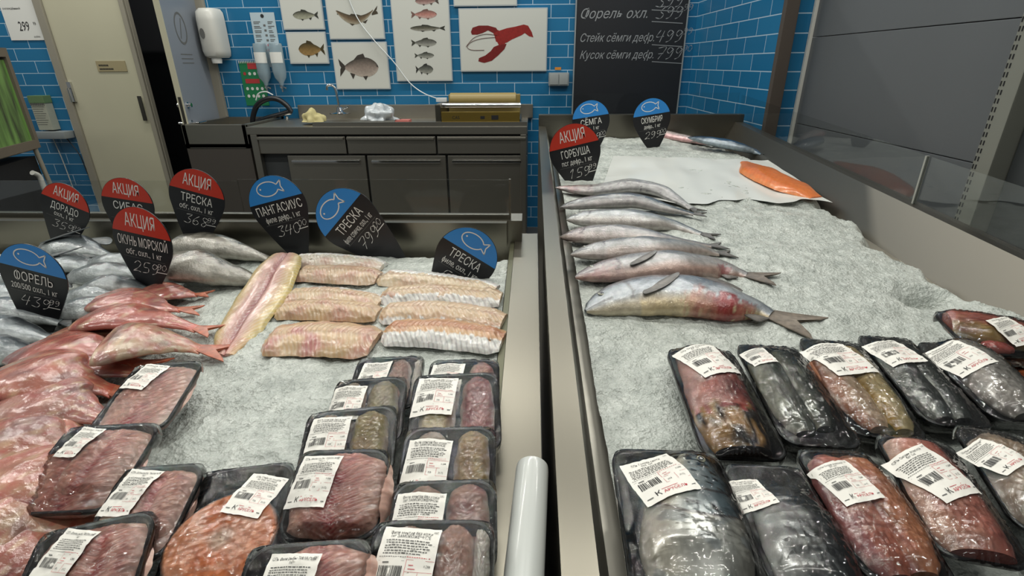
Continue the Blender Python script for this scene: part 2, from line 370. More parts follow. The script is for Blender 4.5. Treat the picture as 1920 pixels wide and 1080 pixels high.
# grey panelled wall running towards the camera, with seams
g = G(); X = 1.47
zs = [.02, .62, 1.058, 1.49, 2.3]
for i in range(len(zs)-1): g.box(X, -2.5, zs[i]+.0015, X+.08, 3.125, zs[i+1]-.0015, bev=.002)
struct('wall_panels', g, 'gray')
g = G(); g.box(1.298, 3.085, .0, 1.366, 3.127, 2.7, bev=.004); struct('trim_1', g, 'brown')
g = G(); g.box(1.455, 3.105, .0, 1.472, 3.128, 2.7, bev=.002); struct('trim_2', g, 'white')
# slotted shelving upright
px0, px1 = 1.36, 1.47
up = thing('shelving_upright', (1.45, 1.72, 0), 'pale grey slotted metal shelving upright against the grey panelled wall', 'shelf upright')
g = G(); g.box(1.40, 1.665, 0, 1.468, 1.735, 2.4, bev=.004); g.build('post', mat('upright_grey', '77786f', .45), up, smooth=False)
g = G()
for k in range(62):
    z = .86+k*.0245
    for dx in (1.418, 1.442): g.box(dx, 1.7345, z, dx+.0075, 1.7362, z+.014)
    for dy in (1.716, 1.727): g.box(1.3987, dy, z, 1.4005, dy+.004, z+.014)
tag(g.build('slots', 'dark', up, smooth=False), 'rows of dark slots')
g = G(); g.box(1.455, 1.0, 0, 1.4695, 1.66, 1.7); g.box(1.452, .9, .0, 1.456, 1.66, .83)
tag(g.build('shelf_back', 'grayd', up, smooth=False), 'dark grey back panel')

# double door ---------------------------------------------------------------
g = G(); fw = .05
g.box(DL-.045, D-.03, 0, DL+.02, D+.1, DH+.03, bev=.004); g.box(DR-.02, D-.03, 0, DR+.055, D+.1, DH+.03, bev=.004); g.box(DL-.045, D-.03, DH-.02, DR+.055, D+.1, DH+.05, bev=.004)
struct('trim_3', g, 'frame')
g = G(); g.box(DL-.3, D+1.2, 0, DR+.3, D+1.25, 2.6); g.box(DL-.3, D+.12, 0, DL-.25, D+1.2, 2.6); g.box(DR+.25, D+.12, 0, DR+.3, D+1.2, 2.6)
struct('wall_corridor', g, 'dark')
d1 = thing('door_1', (DL+.02, D, 0), None, None); d1['kind'] = 'structure'
g = G(); g.box(DL+.022, D-.01, .01, -3.30, D+.035, DH-.03, bev=.003); g.build('door_leaf', 'cream', d1, smooth=False)
g = G(); g.box(-3.30, D-.025, .01, -3.262, D+.045, DH-.03, bev=.004); g.box(-3.258, D-.01, .01, -3.25, D+.03, DH-.03); g.build('edge_strip', 'frame', d1, smooth=False)
g = G(); a = ony(134, 170, D-.02); g.box(a.x-.02, D-.03, a.z-.09, a.x+.015, D-.01, a.z+.07, bev=.006); g.tube([(a.x, D-.03, a.z+.02), (a.x, D-.05, a.z+.02), (a.x-.002, D-.05, a.z-.09)], .007); g.build('door_handle', 'chrome', d1)
g = G(); a = ony(177, 112, D-.02); b = ony(238, 134, D-.02); g.box(a.x, D-.016, b.z, b.x, D-.010, a.z-.01)
for k, t in enumerate(['xxxxxxx xxxxxxx', 'xx xxxxxxxxxxxxx']):
    pass
for k, wd_ in enumerate((.09, .12)): 
    for j in range(int(wd_/.012)): g.box(a.x+.02+j*.012, D-.0172, a.z-.05-k*.028, a.x+.02+j*.012+.008, D-.016, a.z-.037-k*.028, 1)
g.build('door_plate', ['beige', 'ink'], d1, smooth=False)
g = G(); a = ony(271, 203, D); g.box(a.x-.015, D-.035, a.z-.1, a.x+.015, D-.024, a.z+.1, bev=.003); g.build('latch_plate', 'kick', d1)
# open leaf, hinged on the right and swung towards the shop
hx, hy = DR-.03, D-.03
e = None
d2 = thing('door_2', (hx, hy, 0), None, None); d2['kind'] = 'structure'
ang = math.radians(97); Lf = .55; dx, dy = -math.cos(ang), -math.sin(ang)
nx, ny = -dy, dx   # face towards the camera/right
def leafpt(u, t, z): return (hx+dx*u+nx*t, hy+dy*u+ny*t, z)
def leafbox(g, u0, u1, t0, t1, z0, z1, mi=0):
    P = [leafpt(u, t, z) for z in (z0, z1) for u, t in ((u0, t0), (u1, t0), (u1, t1), (u0, t1))]
    g.add(P, [(0, 1, 2, 3)[::-1], (4, 5, 6, 7), (0, 1, 5, 4), (1, 2, 6, 5), (2, 3, 7, 6), (3, 0, 4, 7)], mi)
g = G(); leafbox(g, 0, Lf, -.02, .02, .01, DH-.03); g.build('door_leaf', 'bluegray', d2, smooth=False)
g = G(); leafbox(g, Lf, Lf+.004, -.021, .021, .01, DH-.03); g.build('door_edge', 'cream', d2, smooth=False)
g = G(); leafbox(g, Lf+.004, Lf+.006, -.01, .01, .88, 1.16); g.build('lock_plate', 'kick', d2, smooth=False)
for zz, nm in ((.97, 'door_handle'), (1.10, 'lock_cylinder')):
    g = G()
    for sg in (-1, 1):
        ln = .055 if nm == 'door_handle' else .03
        g.tube([leafpt(Lf-.05, sg*.02, zz), leafpt(Lf-.05, sg*(.02+.005), zz)], .022, 16)
        g.tube([leafpt(Lf-.05, sg*.02, zz), leafpt(Lf-.05, sg*(.02+ln), zz)], .009 if nm == 'door_handle' else .016, 12)
        if nm == 'door_handle': g.tube([leafpt(Lf-.05, sg*.07, zz), leafpt(Lf-.17, sg*.07, zz)], .009, 12)
    g.build(nm, 'chrome', d2)
g = G()
for k in range(28):
    a0 = 2*math.pi*k/28; a1 = 2*math.pi*(k+1)/28
    g.add([leafpt(.33+r*math.cos(q), .0212, 1.63+1.3*r*math.sin(q)) for r, q in ((.085, a0), (.085, a1), (.073, a1), (.073, a0))], [(0, 1, 2, 3)])
g.add([leafpt(.30, .0212, 1.70), leafpt(.31, .0212, 1.70), leafpt(.36, .0212, 1.56), leafpt(.35, .0212, 1.56)], [(0, 1, 2, 3)])
for k in range(3): leafbox(g, .24, .42, .0205, .0212, 1.45-k*.03, 1.456-k*.03)
g.build('door_sticker', 'inkg', d2, smooth=False)
g = G()
for zz in (.4, 1.25, 1.9): g.tube([(hx+.012, hy-.012, zz-.05), (hx+.012, hy-.012, zz+.05)], .009, 10)
g.build('hinge', 'chrome', d2)

# ================================================================== THINGS ON THE BACK WALL
YW = D-.002
def wall_rect(g, x0, z0, x1, z1, y0, y1, mi=0, bev=0): g.box(x0, min(y0, y1), z0, x1, max(y0, y1), z1, mi, bev)
def flat_text(g, txt, x, z, size, y, mi, bold=0, shear=0, narrow=1, align='CENTER'):
    v, f = text_geo(txt, size, bold, shear, narrow, align); g.add([(x+a, y, z+b) for a, b in v], f, mi)
# price sheet 299
sh = thing('price_sheet', (-4.13, YW, 1.59), 'white price sheet reading 299 on the blue tiles left of the cream door', 'price sheet')
g = G(); wall_rect(g, -4.30, 1.575, -4.02, 2.0, YW-.004, YW)
g.build('sheet', 'paper', sh, smooth=False)
g = G(); flat_text(g, '299', -4.155, 1.645, .098, YW-.0055, 0, .012, .1, .62); flat_text(g, '99', -4.058, 1.685, .034, YW-.0055, 0, .01, 0, .7)
flat_text(g, 'руб/кг', -4.07, 1.595, .018, YW-.0055, 0); flat_text(g, 'охлаждённый', -4.21, 1.80, .022, YW-.0055, 0, .01)
g.build('lettering', 'ink', sh, smooth=False)
# framed fish tank
tk = thing('fish_tank', (-3.75, 3.5, 0), 'metal framed tank of murky green water on legs, left of the cream door', 'fish tank')
def tpt(u, v, z): # tank local frame, turned a little
    a = math.radians(24); return (-3.83-u*.33-v*.94, 4.0+u*.94-v*.33, z)
def tbox(g, u0, u1, v0, v1, z0, z1, mi=0):
    P = [tpt(u, v, z) for z in (z0, z1) for u, v in ((u0, v0), (u1, v0), (u1, v1), (u0, v1))]
    g.add(P, [(0, 1, 2, 3)[::-1], (4, 5, 6, 7), (0, 1, 5, 4), (1, 2, 6, 5), (2, 3, 7, 6), (3, 0, 4, 7)], mi)
g = G()
for u0, u1, z0, z1 in ((-1.2, .0, .80, .86), (-1.2, 0, 1.44, 1.50), (-.045, 0, .86, 1.44), (-1.2, -1.155, .86, 1.44)): tbox(g, u0, u1, -.02, .03, z0, z1)
tbox(g, -1.2, 0, .0, .25, .79, .83); tbox(g, -1.2, 0, .0, .25, 1.44, 1.49)
g.build('frame', mat('tank_frame', '756b60', .4, .3), tk, smooth=False)
g = G(); tbox(g, -1.16, -.04, .0, .24, .83, 1.42); g.build('green_water', 'green', tk, smooth=False)
for uu in (-.05, -1.15):
    g = G(); g.tube([tpt(uu, 0, .80), tpt(uu+.10, 0, .0)], .016, 10); g.build('leg', 'frame', tk)
g = G(); tbox(g, -1.15, -.02, .03, .2, .02, .74); g.build('cabinet', 'dark', tk, smooth=False)  # shadow under the tank is put into this near-black cabinet colour
hs = G(); hs.tube(spline([tpt(-.33, -.06, .66), tpt(-.28, -.07, .62), tpt(-.27, -.07, .5), tpt(-.27, -.07, .1)], 16), .018, 10)
hs.build('drain_hose', 'white', tk)
# glove dispenser
a = ony(70, 178, D); b = ony(112, 250, D)
gd = thing('glove_dispenser', (-4.19, D-.05, .82), 'grey glove box with green top on a small wall shelf beside the cream door', 'glove box')
g = G(); g.box(-4.262, D-.08, .87, -4.135, YW, 1.10, bev=.004); g.build('box', mat('grey_box', 'a3a595', .5, var=.1, vscale=30), gd, smooth=False)
g = G(); g.box(-4.266, D-.084, 1.09, -4.13, YW, 1.15, bev=.004); g.build('lid', mat('box_green', '5f7a52', .5), gd, smooth=False)
g = G(); g.box(-4.27, D-.12, .80, -4.02, YW, .86, bev=.01); g.build('shelf', 'socket', gd)
g = G()
for k in range(9): g.box(-4.255+.0*k, D-.0812, 1.06-k*.018, -4.15-.01*(k % 3), D-.0798, 1.063-k*.018)
for k in range(8): g.box(-4.26+k*.016, D-.086, 1.075, -4.251+k*.016, D-.08, 1.09)
g.build('print', 'inkg', gd, smooth=False)
g = G(); g.tube(spline([(-4.22, D-.02, .80), (-4.20, D-.02, .6), (-4.19, D-.02, .3)], 8), .004, 6); tag(g.build('hanging_cable', 'white', None), 'thin pale cable hanging below the glove dispenser', 'cable')
g = G(); g.tube(spline([(-4.1, D-.02, .80), (-4.03, D-.02, .66), (-4.01, D-.02, .5), (-3.99, D-.02, .3)], 12), .004, 6); tag(g.build('hanging_cable', 'hose', None), 'thin dark cable curving down the tiles beside the cream door frame', 'cable')
# towel dispenser
td = thing('towel_dispenser', (-2.59, D-.12, 1.42), 'rounded white paper towel dispenser on the tiles right of the doors', 'dispenser')
g = G(); P = []
zl = [(1.43, .7), (1.445, .93), (1.48, 1), (1.70, 1), (1.76, .95), (1.785, .75)]
for z, k in zl:
    P.append([(-2.56+.088*k*math.copysign(abs(math.cos(q))**.6, math.cos(q)), D-.01-.16*k*abs(math.sin(q))**.6, z) for q in np.linspace(0, math.pi, 19)])
g.grid(P, flip=True); g.add(P[-1], [tuple(range(19))]); g.add(P[0], [tuple(range(19))[::-1]])
g.build('cover', 'white', td)
g = G(); g.lathe([(.035, 0), (.04, .03), (.03, .05)], (-2.56, D-.09, 1.39)); g.build('nozzle', 'paper', td)
g = G(); v = [(-2.585+.02*math.cos(q), D-.174, 1.60+.042*math.sin(q)+(.01 if math.sin(q) < 0 else 0)) for q in np.linspace(0, 2*math.pi, 20)[:-1]]
g.add(v, [tuple(range(19))]); g.build('window', 'inkg', td, smooth=False)
# instruction sheet
ins = thing('instruction_sheet', (-2.16, YW, 1.38), 'pale blue printed instruction sheet pinned above the soap bottles', 'notice')
g = G(); wall_rect(g, -2.262, 1.36, -2.065, 1.76, YW-.003, YW); g.build('sheet', mat('pale_blue_paper', 'aebfc6', .4), ins, smooth=False)
g = G(); random.seed(3)
for k in range(10):
    z = 1.69-k*.032
    for x0, x1 in ((-2.245, -2.185), (-2.13, -2.08)):
        g.box(x0, YW-.0042, z, x1-random.random()*.02, YW-.003, z+.006); g.box(x0, YW-.0042, z-.011, x1-random.random()*.03, YW-.003, z-.006)
for k in range(8): g.box(-2.168+.002*k, YW-.0042, 1.66-k*.036, -2.15+.002*k, YW-.003, 1.675-k*.036, 1 if k > 3 else 0)
v = [(-2.165+.014*math.cos(q), YW-.0045, 1.735+.014*math.sin(q)) for q in np.linspace(0, 2*math.pi, 17)[:-1]]; g.add(v, [tuple(range(16))], 2)
g.build('print', ['inkg', 'red_ink', 'ink'], ins, smooth=False)
# green wall calendar
cl = thing('wall_calendar', (-2.33, YW, 1.05), 'green wall calendar with a red corner and white spiral hanging behind the soap bottles', 'calendar')
g = G(); wall_rect(g, -2.43, 1.06, -2.235, 1.40, YW-.004, YW); g.build('page', 'cal', cl, smooth=False)
g = G(); wall_rect(g, -2.36, 1.345, -2.24, 1.395, YW-.0055, YW-.004); wall_rect(g, -2.40, 1.235, -2.28, 1.27, YW-.0055, YW-.004, 0)
for i in range(4):
    for j in range(4):
        if j == 1: continue
        x, z = -2.395+i*.042, 1.31-j*.058+(.0 if j else .0)
        v = [(x+.012*math.cos(q), YW-.0058, z+.013*math.sin(q)) for q in np.linspace(0, 2*math.pi, 13)[:-1]]; g.add(v, [tuple(range(12))], 0 if (i == 0 and j == 0) else 1)
g.build('print', ['calr', 'paper'], cl, smooth=False)
g = G()
for k in range(14): g.tube([(-2.425+k*.0145, YW-.008, 1.39), (-2.425+k*.0145, YW-.010, 1.41)], .0028, 6)
g.build('spiral', 'paper', cl)
# soap bottles
for x, lab in ((-2.205, 'clear hanging soap bottle, the left one under the instruction sheet'), (-2.075, 'clear hanging soap bottle, the right one under the instruction sheet')):
    sb = thing('soap_bottle', (x, D-.05, 1.18), lab, 'soap bottle', 'hanging soap bottles')
    g = G(); g.lathe([(.014, .04), (.018, .06), (.045, .10), (.052, .14), (.052, .34), (.048, .355)], (x, D-.056, 1.18), 24); g.build('bottle', 'bottle', sb)
    g = G(); P = []
    for z in (1.39, 1.47): P.append([(x+.0535*math.sin(q), D-.056-.0535*math.cos(q), z) for q in np.linspace(-1.2, 1.2, 12)])
    g.grid(P); g.build('label', 'paper', sb)
    g = G(); g.tube([(x, D-.056, 1.225), (x, D-.056, 1.17)], .008, 10); g.tube([(x, D-.01, 1.205), (x, D-.075, 1.205)], .009, 10); g.tube([(x-.03, D-.03, 1.215), (x+.035, D-.07, 1.2)], .006, 8); g.build('valve', 'chrome', sb)

# pictures --------------------------------------------------------------------
def fish2d(kind):
    """returns list of (poly2d, colour function) in unit length, head at left"""
    return
def print_fish(g, cx, cz, L, Hh, y, top, mid, bel, flip=1, bend=0, tail=.2, fins=True, spotted=0):
    n = 26; rows = []; cols = []
    for i in range(n):
        s = i/(n-1); h = Hh*(math.sin(math.pi*min(1, s*1.02)**.75)**.8*.92+.10*s) if s < .97 else Hh*.16
        h = max(h, Hh*.02 if s < .03 else Hh*.15)
        r = []; c = []
        for j in range(7):
            v = -1+2*j/6
            xx = (s-.5)*L*.82; zz = v*h/2+bend*((s-.5)**2-.1)*L
            r.append((cx+flip*xx, y, cz+zz)); c.append(mixc(mixc(bel, mid, (v+1)), top, v*1.1))
        rows.append(r); cols.append(c)
    g.grid(rows, 0, cols)
    ex = cx+flip*.41*L; bz = cz+bend*.15*L
    def poly(pts, col, dy=-.0003): g.add([(cx+flip*px*L, y+dy, cz+pz*Hh+bend*(px*px-.1)*L) for px, pz in pts], [tuple(range(len(pts)))], 0, col)
    dk = mixc(top, (0, 0, 0), .2)
    poly([(.38, .09), (.52, .42), (.50, .1), (.475, 0), (.50, -.1), (.52, -.45), (.38, -.09)], dk)
    if fins:
        poly([(-.12, .42), (-.08, .66), (.06, .58), (.16, .36)], dk)
        poly([(-.14, -.42), (-.08, -.64), (-.02, -.44)], dk); poly([(.16, -.34), (.22, -.58), (.28, -.26)], dk)
    poly([(-.38+.012*math.cos(q), .06+.06*math.sin(q)) for q in np.linspace(0, 6.28, 9)[:-1]], (.01, .01, .01))
def poster(name, x0, z0, x1, z1, label, draw):
    t = thing(name, ((x0+x1)/2, D-.012, z0), label, 'picture', 'framed pictures on the tiled wall')
    g = G(); g.box(x0, D-.022, z0, x1, YW, z1, bev=.003); g.build('frame', mat('picture_edge', 'a8b0b4', .4), t, smooth=False)
    g = G(); m = .008
    g.add([(x0+m, D-.0228, z0+m), (x1-m, D-.0228, z0+m), (x1-m, D-.0228, z1-m), (x0+m, D-.0228, z1-m)], [(0, 1, 2, 3)], 1)
    draw(g, (x0+x1)/2, (z0+z1)/2, D-.0236)
    g.build('print', ['print', mat('picture_white', 'c4c5bd', .45)], t, smooth=False)
c = lin
poster('fish_picture', -2.0, 1.632, -1.665, 1.93, 'framed picture of a trout, top left of the fish pictures', lambda g, x, z, y: print_fish(g, x+.015, z-.045, .22, .062, y, c('3f4038'), c('80806e'), c('a0a08c'), 1))
poster('fish_picture', -1.99, 1.382, -1.668, 1.618, 'framed picture of a golden brown carp, lower left of the fish pictures', lambda g, x, z, y: print_fish(g, x+.02, z-.01, .23, .10, y, c('4a4026'), c('7a6238'), c('94774a'), 1))
poster('fish_picture', -1.635, 1.56, -1.188, 1.93, 'framed picture of a pike bent in a curve, above the bream picture', lambda g, x, z, y: print_fish(g, x+.0, z-.02, .36, .065, y, c('4c4436'), c('6e5c46'), c('a09884'), 1, .75))
poster('fish_picture', -1.632, 1.185, -1.18, 1.542, 'framed picture of a silver brown bream facing right, lowest of the fish pictures', lambda g, x, z, y: print_fish(g, x, z-.01, .35, .155, y, c('45403a'), c('8a7c72'), c('a89c90'), -1))
def six(g, x, z, y):
    for k, (py, L, h, t, m, b, fl) in enumerate([(2, .20, .05, '5a5048', '8a6a64', 'b09890', 1), (27, .22, .058, '806058', 'b07a70', 'b89a90', -1), (53, .30, .040, '3c3c34', '5c5a4c', '98958a', 1), (80, .22, .056, '4a4a42', '70706a', '9c9c92', -1), (104, .17, .042, '4a4c44', '70726a', '9c9c92', -1), (130, .155, .068, '3c3e3a', '64665e', '94948a', -1)]):
        q = ony(798, py, D-.02); print_fish(g, q.x, q.z, L, h, y, c(t), c(m), c(b), fl)
poster('fish_picture', -1.12, 1.245, -.66, 2.05, 'tall framed chart of six fish one above another', six)
def lobster(g, x, z, y):
    R = c('8a2420'); R2 = c('6f1c1a'); K = c('5a3028')
    ox, oz = -.24, 1.545
    def P(px, py): q = ony(px, py, D-.02); return (q.x, q.z)
    def blob(pts, col, dy=0): g.add([(P(*p)[0], y-dy, P(*p)[1]) for p in pts], [tuple(range(len(pts)))], 0, col)
    blob([(928, 70), (935, 58), (950, 53), (966, 50), (982, 46), (990, 48), (997, 60), (1000, 70), (992, 68), (984, 62), (978, 66), (960, 74), (950, 80), (940, 82), (930, 78)], R)
    blob([(883, 60), (886, 52), (898, 48), (915, 48), (930, 52), (934, 58), (925, 62), (915, 57), (905, 62), (895, 65), (885, 65)], R2, .0002)
    blob([(925, 62), (934, 56), (944, 66), (948, 80), (942, 90), (936, 86), (930, 74)], R, .0001)
    blob([(936, 84), (950, 82), (946, 92), (934, 104), (922, 114), (908, 118), (897, 115), (898, 109), (910, 104), (920, 96), (926, 88)], R2, .0003)
    for pts in ([(932, 66), (910, 64), (890, 70), (878, 82), (874, 88)], [(930, 70), (905, 72), (885, 78), (876, 88), (885, 94), (908, 94)]):
        Q = spline([(P(*p)[0], y-.0004, P(*p)[1]) for p in pts], 14); g.tube(Q, .0018, 4, 0, K)
poster('lobster_picture', -.59, 1.315, .108, 1.772, 'wide framed picture of a red lobster beside the blackboard', lobster)
poster('sea_food_picture', -.625, 1.785, -.13, 2.1, 'white framed picture mostly above the lobster picture', lambda g, x, z, y: None)
# blackboard
bb = thing('blackboard', (.75, D-.02, 1.0), 'large blackboard price list with chalk handwriting beside the right-hand tiles', 'blackboard')
g = G(); g.box(.33, D-.022, .93, 1.185, YW, 2.1, bev=.002); g.build('board', 'slate', bb, smooth=False)
g = G()
for r in ((.322, .93, .332, 2.1), (1.183, .93, 1.193, 2.1), (.322, .922, 1.193, .932)): g.box(r[0], D-.026, r[1], r[2], YW, r[3])
g.build('frame', 'socket', bb, smooth=False)
Y = D-.0232
for txt, py, pr in (('', 6, '399'), ('Форель охл.', 28, '39999'), ('Стейк сёмги дефр.', 72, '49999'), ('Кусок сёмги дефр.', 104, '79990')):
    g = G()
    if txt: q = ony(1086, py, D-.02); flat_text(g, txt, q.x, q.z-.025, .082 if len(txt) > 12 else .095, Y, 0, 0, .35, .80 if len(txt) > 12 else .95, 'LEFT')
    q = ony(1228, py-2, D-.02)
    v, f = strokes(pr[:3], .085, 0, 0, .05); g.add([(q.x+a, Y, q.z-.035+b) for a, b in v], f)
    v, f = strokes(pr[3:], .045, 0, 0, .06); g.add([(q.x+.21+a, Y, q.z+.02+b) for a, b in v], f)
    g.add([(q.x-.02, Y, q.z-.05), (q.x+.22, Y, q.z-.065), (q.x+.22, Y, q.z-.07), (q.x-.02, Y, q.z-.055)], [(0, 1, 2, 3)])
    g.build('chalk_line', 'chalkd', bb, smooth=False)
# socket + sticker
sk = thing('wall_socket', (.205, YW, 1.2), 'grey double wall socket box beside the blackboard', 'socket')
g = G(); g.box(.125, D-.05, 1.205, .29, YW, 1.305, bev=.008); g.build('box', 'socket', sk)
g = G(); g.box(.135, D-.056, 1.215, .204, D-.05, 1.295, bev=.003); g.box(.211, D-.056, 1.215, .28, D-.05, 1.295, bev=.003); g.build('cover', mat('socket_cover', 'a9adab', .2, trans=.2), sk)
g = G(); g.box(.175, YW-.003, 1.325, .225, YW, 1.345, bev=.001); tag(g.build('wall_sticker', 'orange', None, smooth=False), 'small orange sticker on the tiles above the wall socket', 'sticker')

# ================================================================== BACK COUNTER
YC = 3.93
bc = thing('steel_counter', (-1.1, 4.2, 0), 'long stainless steel work counter with fridge doors below, under the fish pictures', 'counter')
g = G(); g.box(-2.12, YC, .90, -.04, D-.005, .955, bev=.004); g.box(-1.98, D-.04, .955, .0, D-.005, 1.065, bev=.004); g.box(-1.62, YC+.01, .955, -.04, YC+.03, .985)
g.build('worktop', 'steeld', bc, smooth=False)
for i in range(3):
    x0 = -2.06+i*.675; 
    for z0, z1 in ((.76, .885),):
        g = G(); g.box(x0+.006, YC+.01, z0, x0+.668, YC+.05, z1, bev=.004); g.box(x0+.01, YC-.012, z1-.022, x0+.66, YC+.012, z1-.006, bev=.003); g.build('drawer', 'steeld', bc, smooth=False)
for i in range(3):
    x0 = -1.86+i*.61; 
    g = G(); g.box(x0+.006, YC+.02, .13, x0+.60, YC+.06, .745, bev=.005); dd = g.build('door', 'steeld', bc, smooth=False)
    g = G(); o0 = bc.location; g.box(x0+.04-o0.x, YC+.0-o0.y, .69, x0+.56-o0.x, YC+.02-o0.y, .712, bev=.004); g.build('handle', 'chrome', dd, world=False)
g = G(); g.box(-2.06, YC+.06, .1, -.04, D-.02, .90); tag(g.build('body', 'grayd', bc, smooth=False), 'dark grey cabinet body')
g = G(); g.box(-2.10, YC+.0, 0, -2.05, YC+.05, .90, bev=.004); g.build('leg', 'steeld', bc, smooth=False)
g = G(); g.box(-.09, YC, 0, -.045, YC+.05, .90, bev=.004); g.build('leg', 'steeld', bc, smooth=False)
# left sink
sn = thing('wash_sink', (-2.35, 4.2, 0), 'low steel sink at the left end of the work counter behind the signs', 'sink')
g = G(); g.box(-2.62, 3.95, .80, -2.13, 3.98, .97, bev=.004); g.box(-2.62, 3.95, .80, -2.59, D-.005, .97); g.box(-2.16, 3.95, .80, -2.13, D-.005, .97); g.box(-2.62, 3.95, .80, -2.13, D-.005, .83); g.box(-2.62, D-.05, .8, -2.13, D-.005, .97)
g.build('basin', 'steeld', sn, smooth=False)
g = G(); g.box(-2.62, 3.955, 0, -2.13, 4.5, .80); tag(g.build('cabinet', mat('brown_cabinet', '4a4540', .5), sn, smooth=False), 'brownish cabinet under the basin')
# black spray hose faucet
sf = thing('spray_faucet', (-2.2, D-.1, 1.0), 'black looped spray hose faucet over the left sink', 'faucet')
A = lambda px, py, y=D-.12: ony(px, py, y)
g = G(); g.tube(spline([A(476, 245), A(474, 222), A(482, 198), A(500, 186), A(520, 186), A(538, 198), A(546, 210)], 30), .021, 12); g.build('hose', 'hose', sf)
g = G(); g.tube(spline([A(546, 208), A(528, 214), A(505, 220), A(482, 228)], 12), .020, 10); g.build('spray_head', 'hose', sf)
g = G(); g.tube(spline([A(480, 188), A(484, 176), A(498, 172), A(512, 178)], 16), .005, 8); g.build('water_line', 'cable', sf)
g = G(); g.tube([A(538, 240), A(538, 218)], .012, 10); g.tube([A(532, 214), A(545, 212)], .015, 10); g.build('valve', 'chrome', sf)
cf = thing('chrome_faucet', (-1.58, D-.2, .955), 'tall chrome swan neck faucet on the steel counter', 'faucet')
g = G(); g.lathe([(.085, 0), (.085, .006), (.03, .012), (.02, .05)], tuple(A(638, 213, D-.2)), 24); g.build('base', 'chrome', cf)
g = G(); g.tube(spline([A(638, 212, D-.2), A(634, 190, D-.2), A(629, 168, D-.2), A(622, 160, D-.2), A(614, 161, D-.2), A(613, 169, D-.2)], 24), .010, 12); g.build('spout', 'chrome', cf)
g = G(); g.tube([A(640, 206, D-.2), A(652, 200, D-.22)], .008, 8); g.build('lever', 'chrome', cf)
# cloth, bag, pink item
def blobmesh(cx, cy, cz, rx, ry, rz, sc, amp, seed, n=24):
    V = []; F = []; m = n//2
    for i in range(m+1):
        th = math.pi*i/m
        for j in range(n):
            ph = 2*math.pi*j/n; d = Vector((math.sin(th)*math.cos(ph), math.sin(th)*math.sin(ph), math.cos(th)))
            k = 1+amp*noise.noise(d*sc+Vector((seed, 0, 0)))
            V.append((cx+d.x*rx*k, cy+d.y*ry*k, max(cz-rz*.0, cz+d.z*rz*k)))
    for i in range(m):
        for j in range(n): F.append((i*n+j, (i+1)*n+j, (i+1)*n+(j+1) % n, i*n+(j+1) % n))
    return V, F
ZC = .955
g = G(); q = A(590, 228, 4.15); g.add(*blobmesh(q.x, 4.12, ZC+.02, .085, .07, .075, 1.6, .55, 1, 40)); tag(g.build('cleaning_cloth', 'cloth', None), 'crumpled yellow cleaning cloth on the counter beside the faucet', 'cloth')
g = G(); q = A(712, 222, 4.15); g.add(*blobmesh(q.x, 4.15, ZC+.03, .125, .10, .10, 2.2, .5, 5, 60)); tag(g.build('plastic_bag', 'bagw', None), 'crumpled cloudy plastic bag on the steel counter', 'bag')
g = G(); q = A(757, 222, 4.15); g.box(q.x-.06, 4.1, ZC, q.x+.05, 4.2, ZC+.03, bev=.01); tag(g.build('pink_package', 'pink', None), 'small reddish package lying right of the plastic bag', 'package')
# wrapping machine
wm = thing('wrapping_machine', (-.38, 4.2, ZC), 'tabletop film wrapping machine with brass coloured front on the counter end', 'wrapping machine')
g = G(); g.box(-.70, 3.97, ZC, -.09, 4.42, ZC+.05, bev=.006); g.box(-.71, 3.96, ZC, -.67, 4.44, ZC+.15, bev=.006); g.build('body', 'steel', wm, smooth=False)
g = G(); g.box(-.665, 3.955, ZC+.02, -.095, 3.972, ZC+.10, bev=.003)
g.build('front_plate', 'brass', wm, smooth=False)
g = G(); flat_text(g, 'CAS', -.56, ZC+.05, .03, 3.9535, 0, .01); g.box(-.30, 3.953, ZC+.045, -.25, 3.955, ZC+.075); g.box(-.38, 3.953, ZC+.05, -.35, 3.955, ZC+.07); g.build('markings', 'ink', wm, smooth=False)
g = G(); g.tube([(-.68, 4.08, ZC+.135), (-.09, 4.08, ZC+.135)], .018, 14); g.build('front_bar', 'chrome', wm)
g = G(); g.tube([(-.63, 4.22, ZC+.165), (-.13, 4.22, ZC+.165)], .052, 20); g.build('film_roll', 'gold', wm)
g = G(); g.box(-.66, 4.30, ZC+.05, -.10, 4.40, ZC+.20, bev=.006); g.build('rear_cover', 'gold', wm, smooth=False)
# white cable
g = G(); g.tube(spline([ony(640, -40, D-.03), ony(668, 30, D-.03), ony(700, 74, D-.04), ony(738, 116, D-.04), ony(768, 155, D-.04), ony(795, 175, D-.10), ony(826, 187, 4.2)], 40), .0042, 8)
q = ony(826, 187, 4.2); g.box(q.x-.03, 4.17, q.z-.015, q.x+.05, 4.21, q.z+.015, bev=.004)
tag(g.build('power_cable', 'cable', None), 'white power cable draped across the pictures down to the wrapping machine', 'cable')

# ================================================================== DISPLAY CASES
def tilt(x, y, dz): return (x, y, icez(y)+dz)
def slab(g, x0, x1, y0, y1, d0, d1, mi=0):
    """a bar that follows the slope of the counter; d0,d1 = heights over the ice line"""
    P = [tilt(x, y, d) for d in (d0, d1) for x, y in ((x0, y0), (x1, y0), (x1, y1), (x0, y1))]
    g.add(P, [(0, 1, 2, 3)[::-1], (4, 5, 6, 7), (0, 1, 5, 4), (1, 2, 6, 5), (2, 3, 7, 6), (3, 0, 4, 7)], mi)
LB, RBK = 1.55, 3.3
lc = thing('display_case', (-1.2, 1.0, 0), 'left stainless steel fish display case with low glass back, heaped with fillets and redfish', 'display case')
g = G(); slab(g, -2.2, -.06, .30, 1.53, -.10, -.045); g.build('basin', 'steelw', lc, smooth=False)
g = G(); slab(g, -2.2, -.03, 1.53, 1.60, -.5, .078); g.box(-2.2, 1.50, .86, -.075, 1.532, .935); g.build('back_rim', 'steel', lc, smooth=False)
g = G()
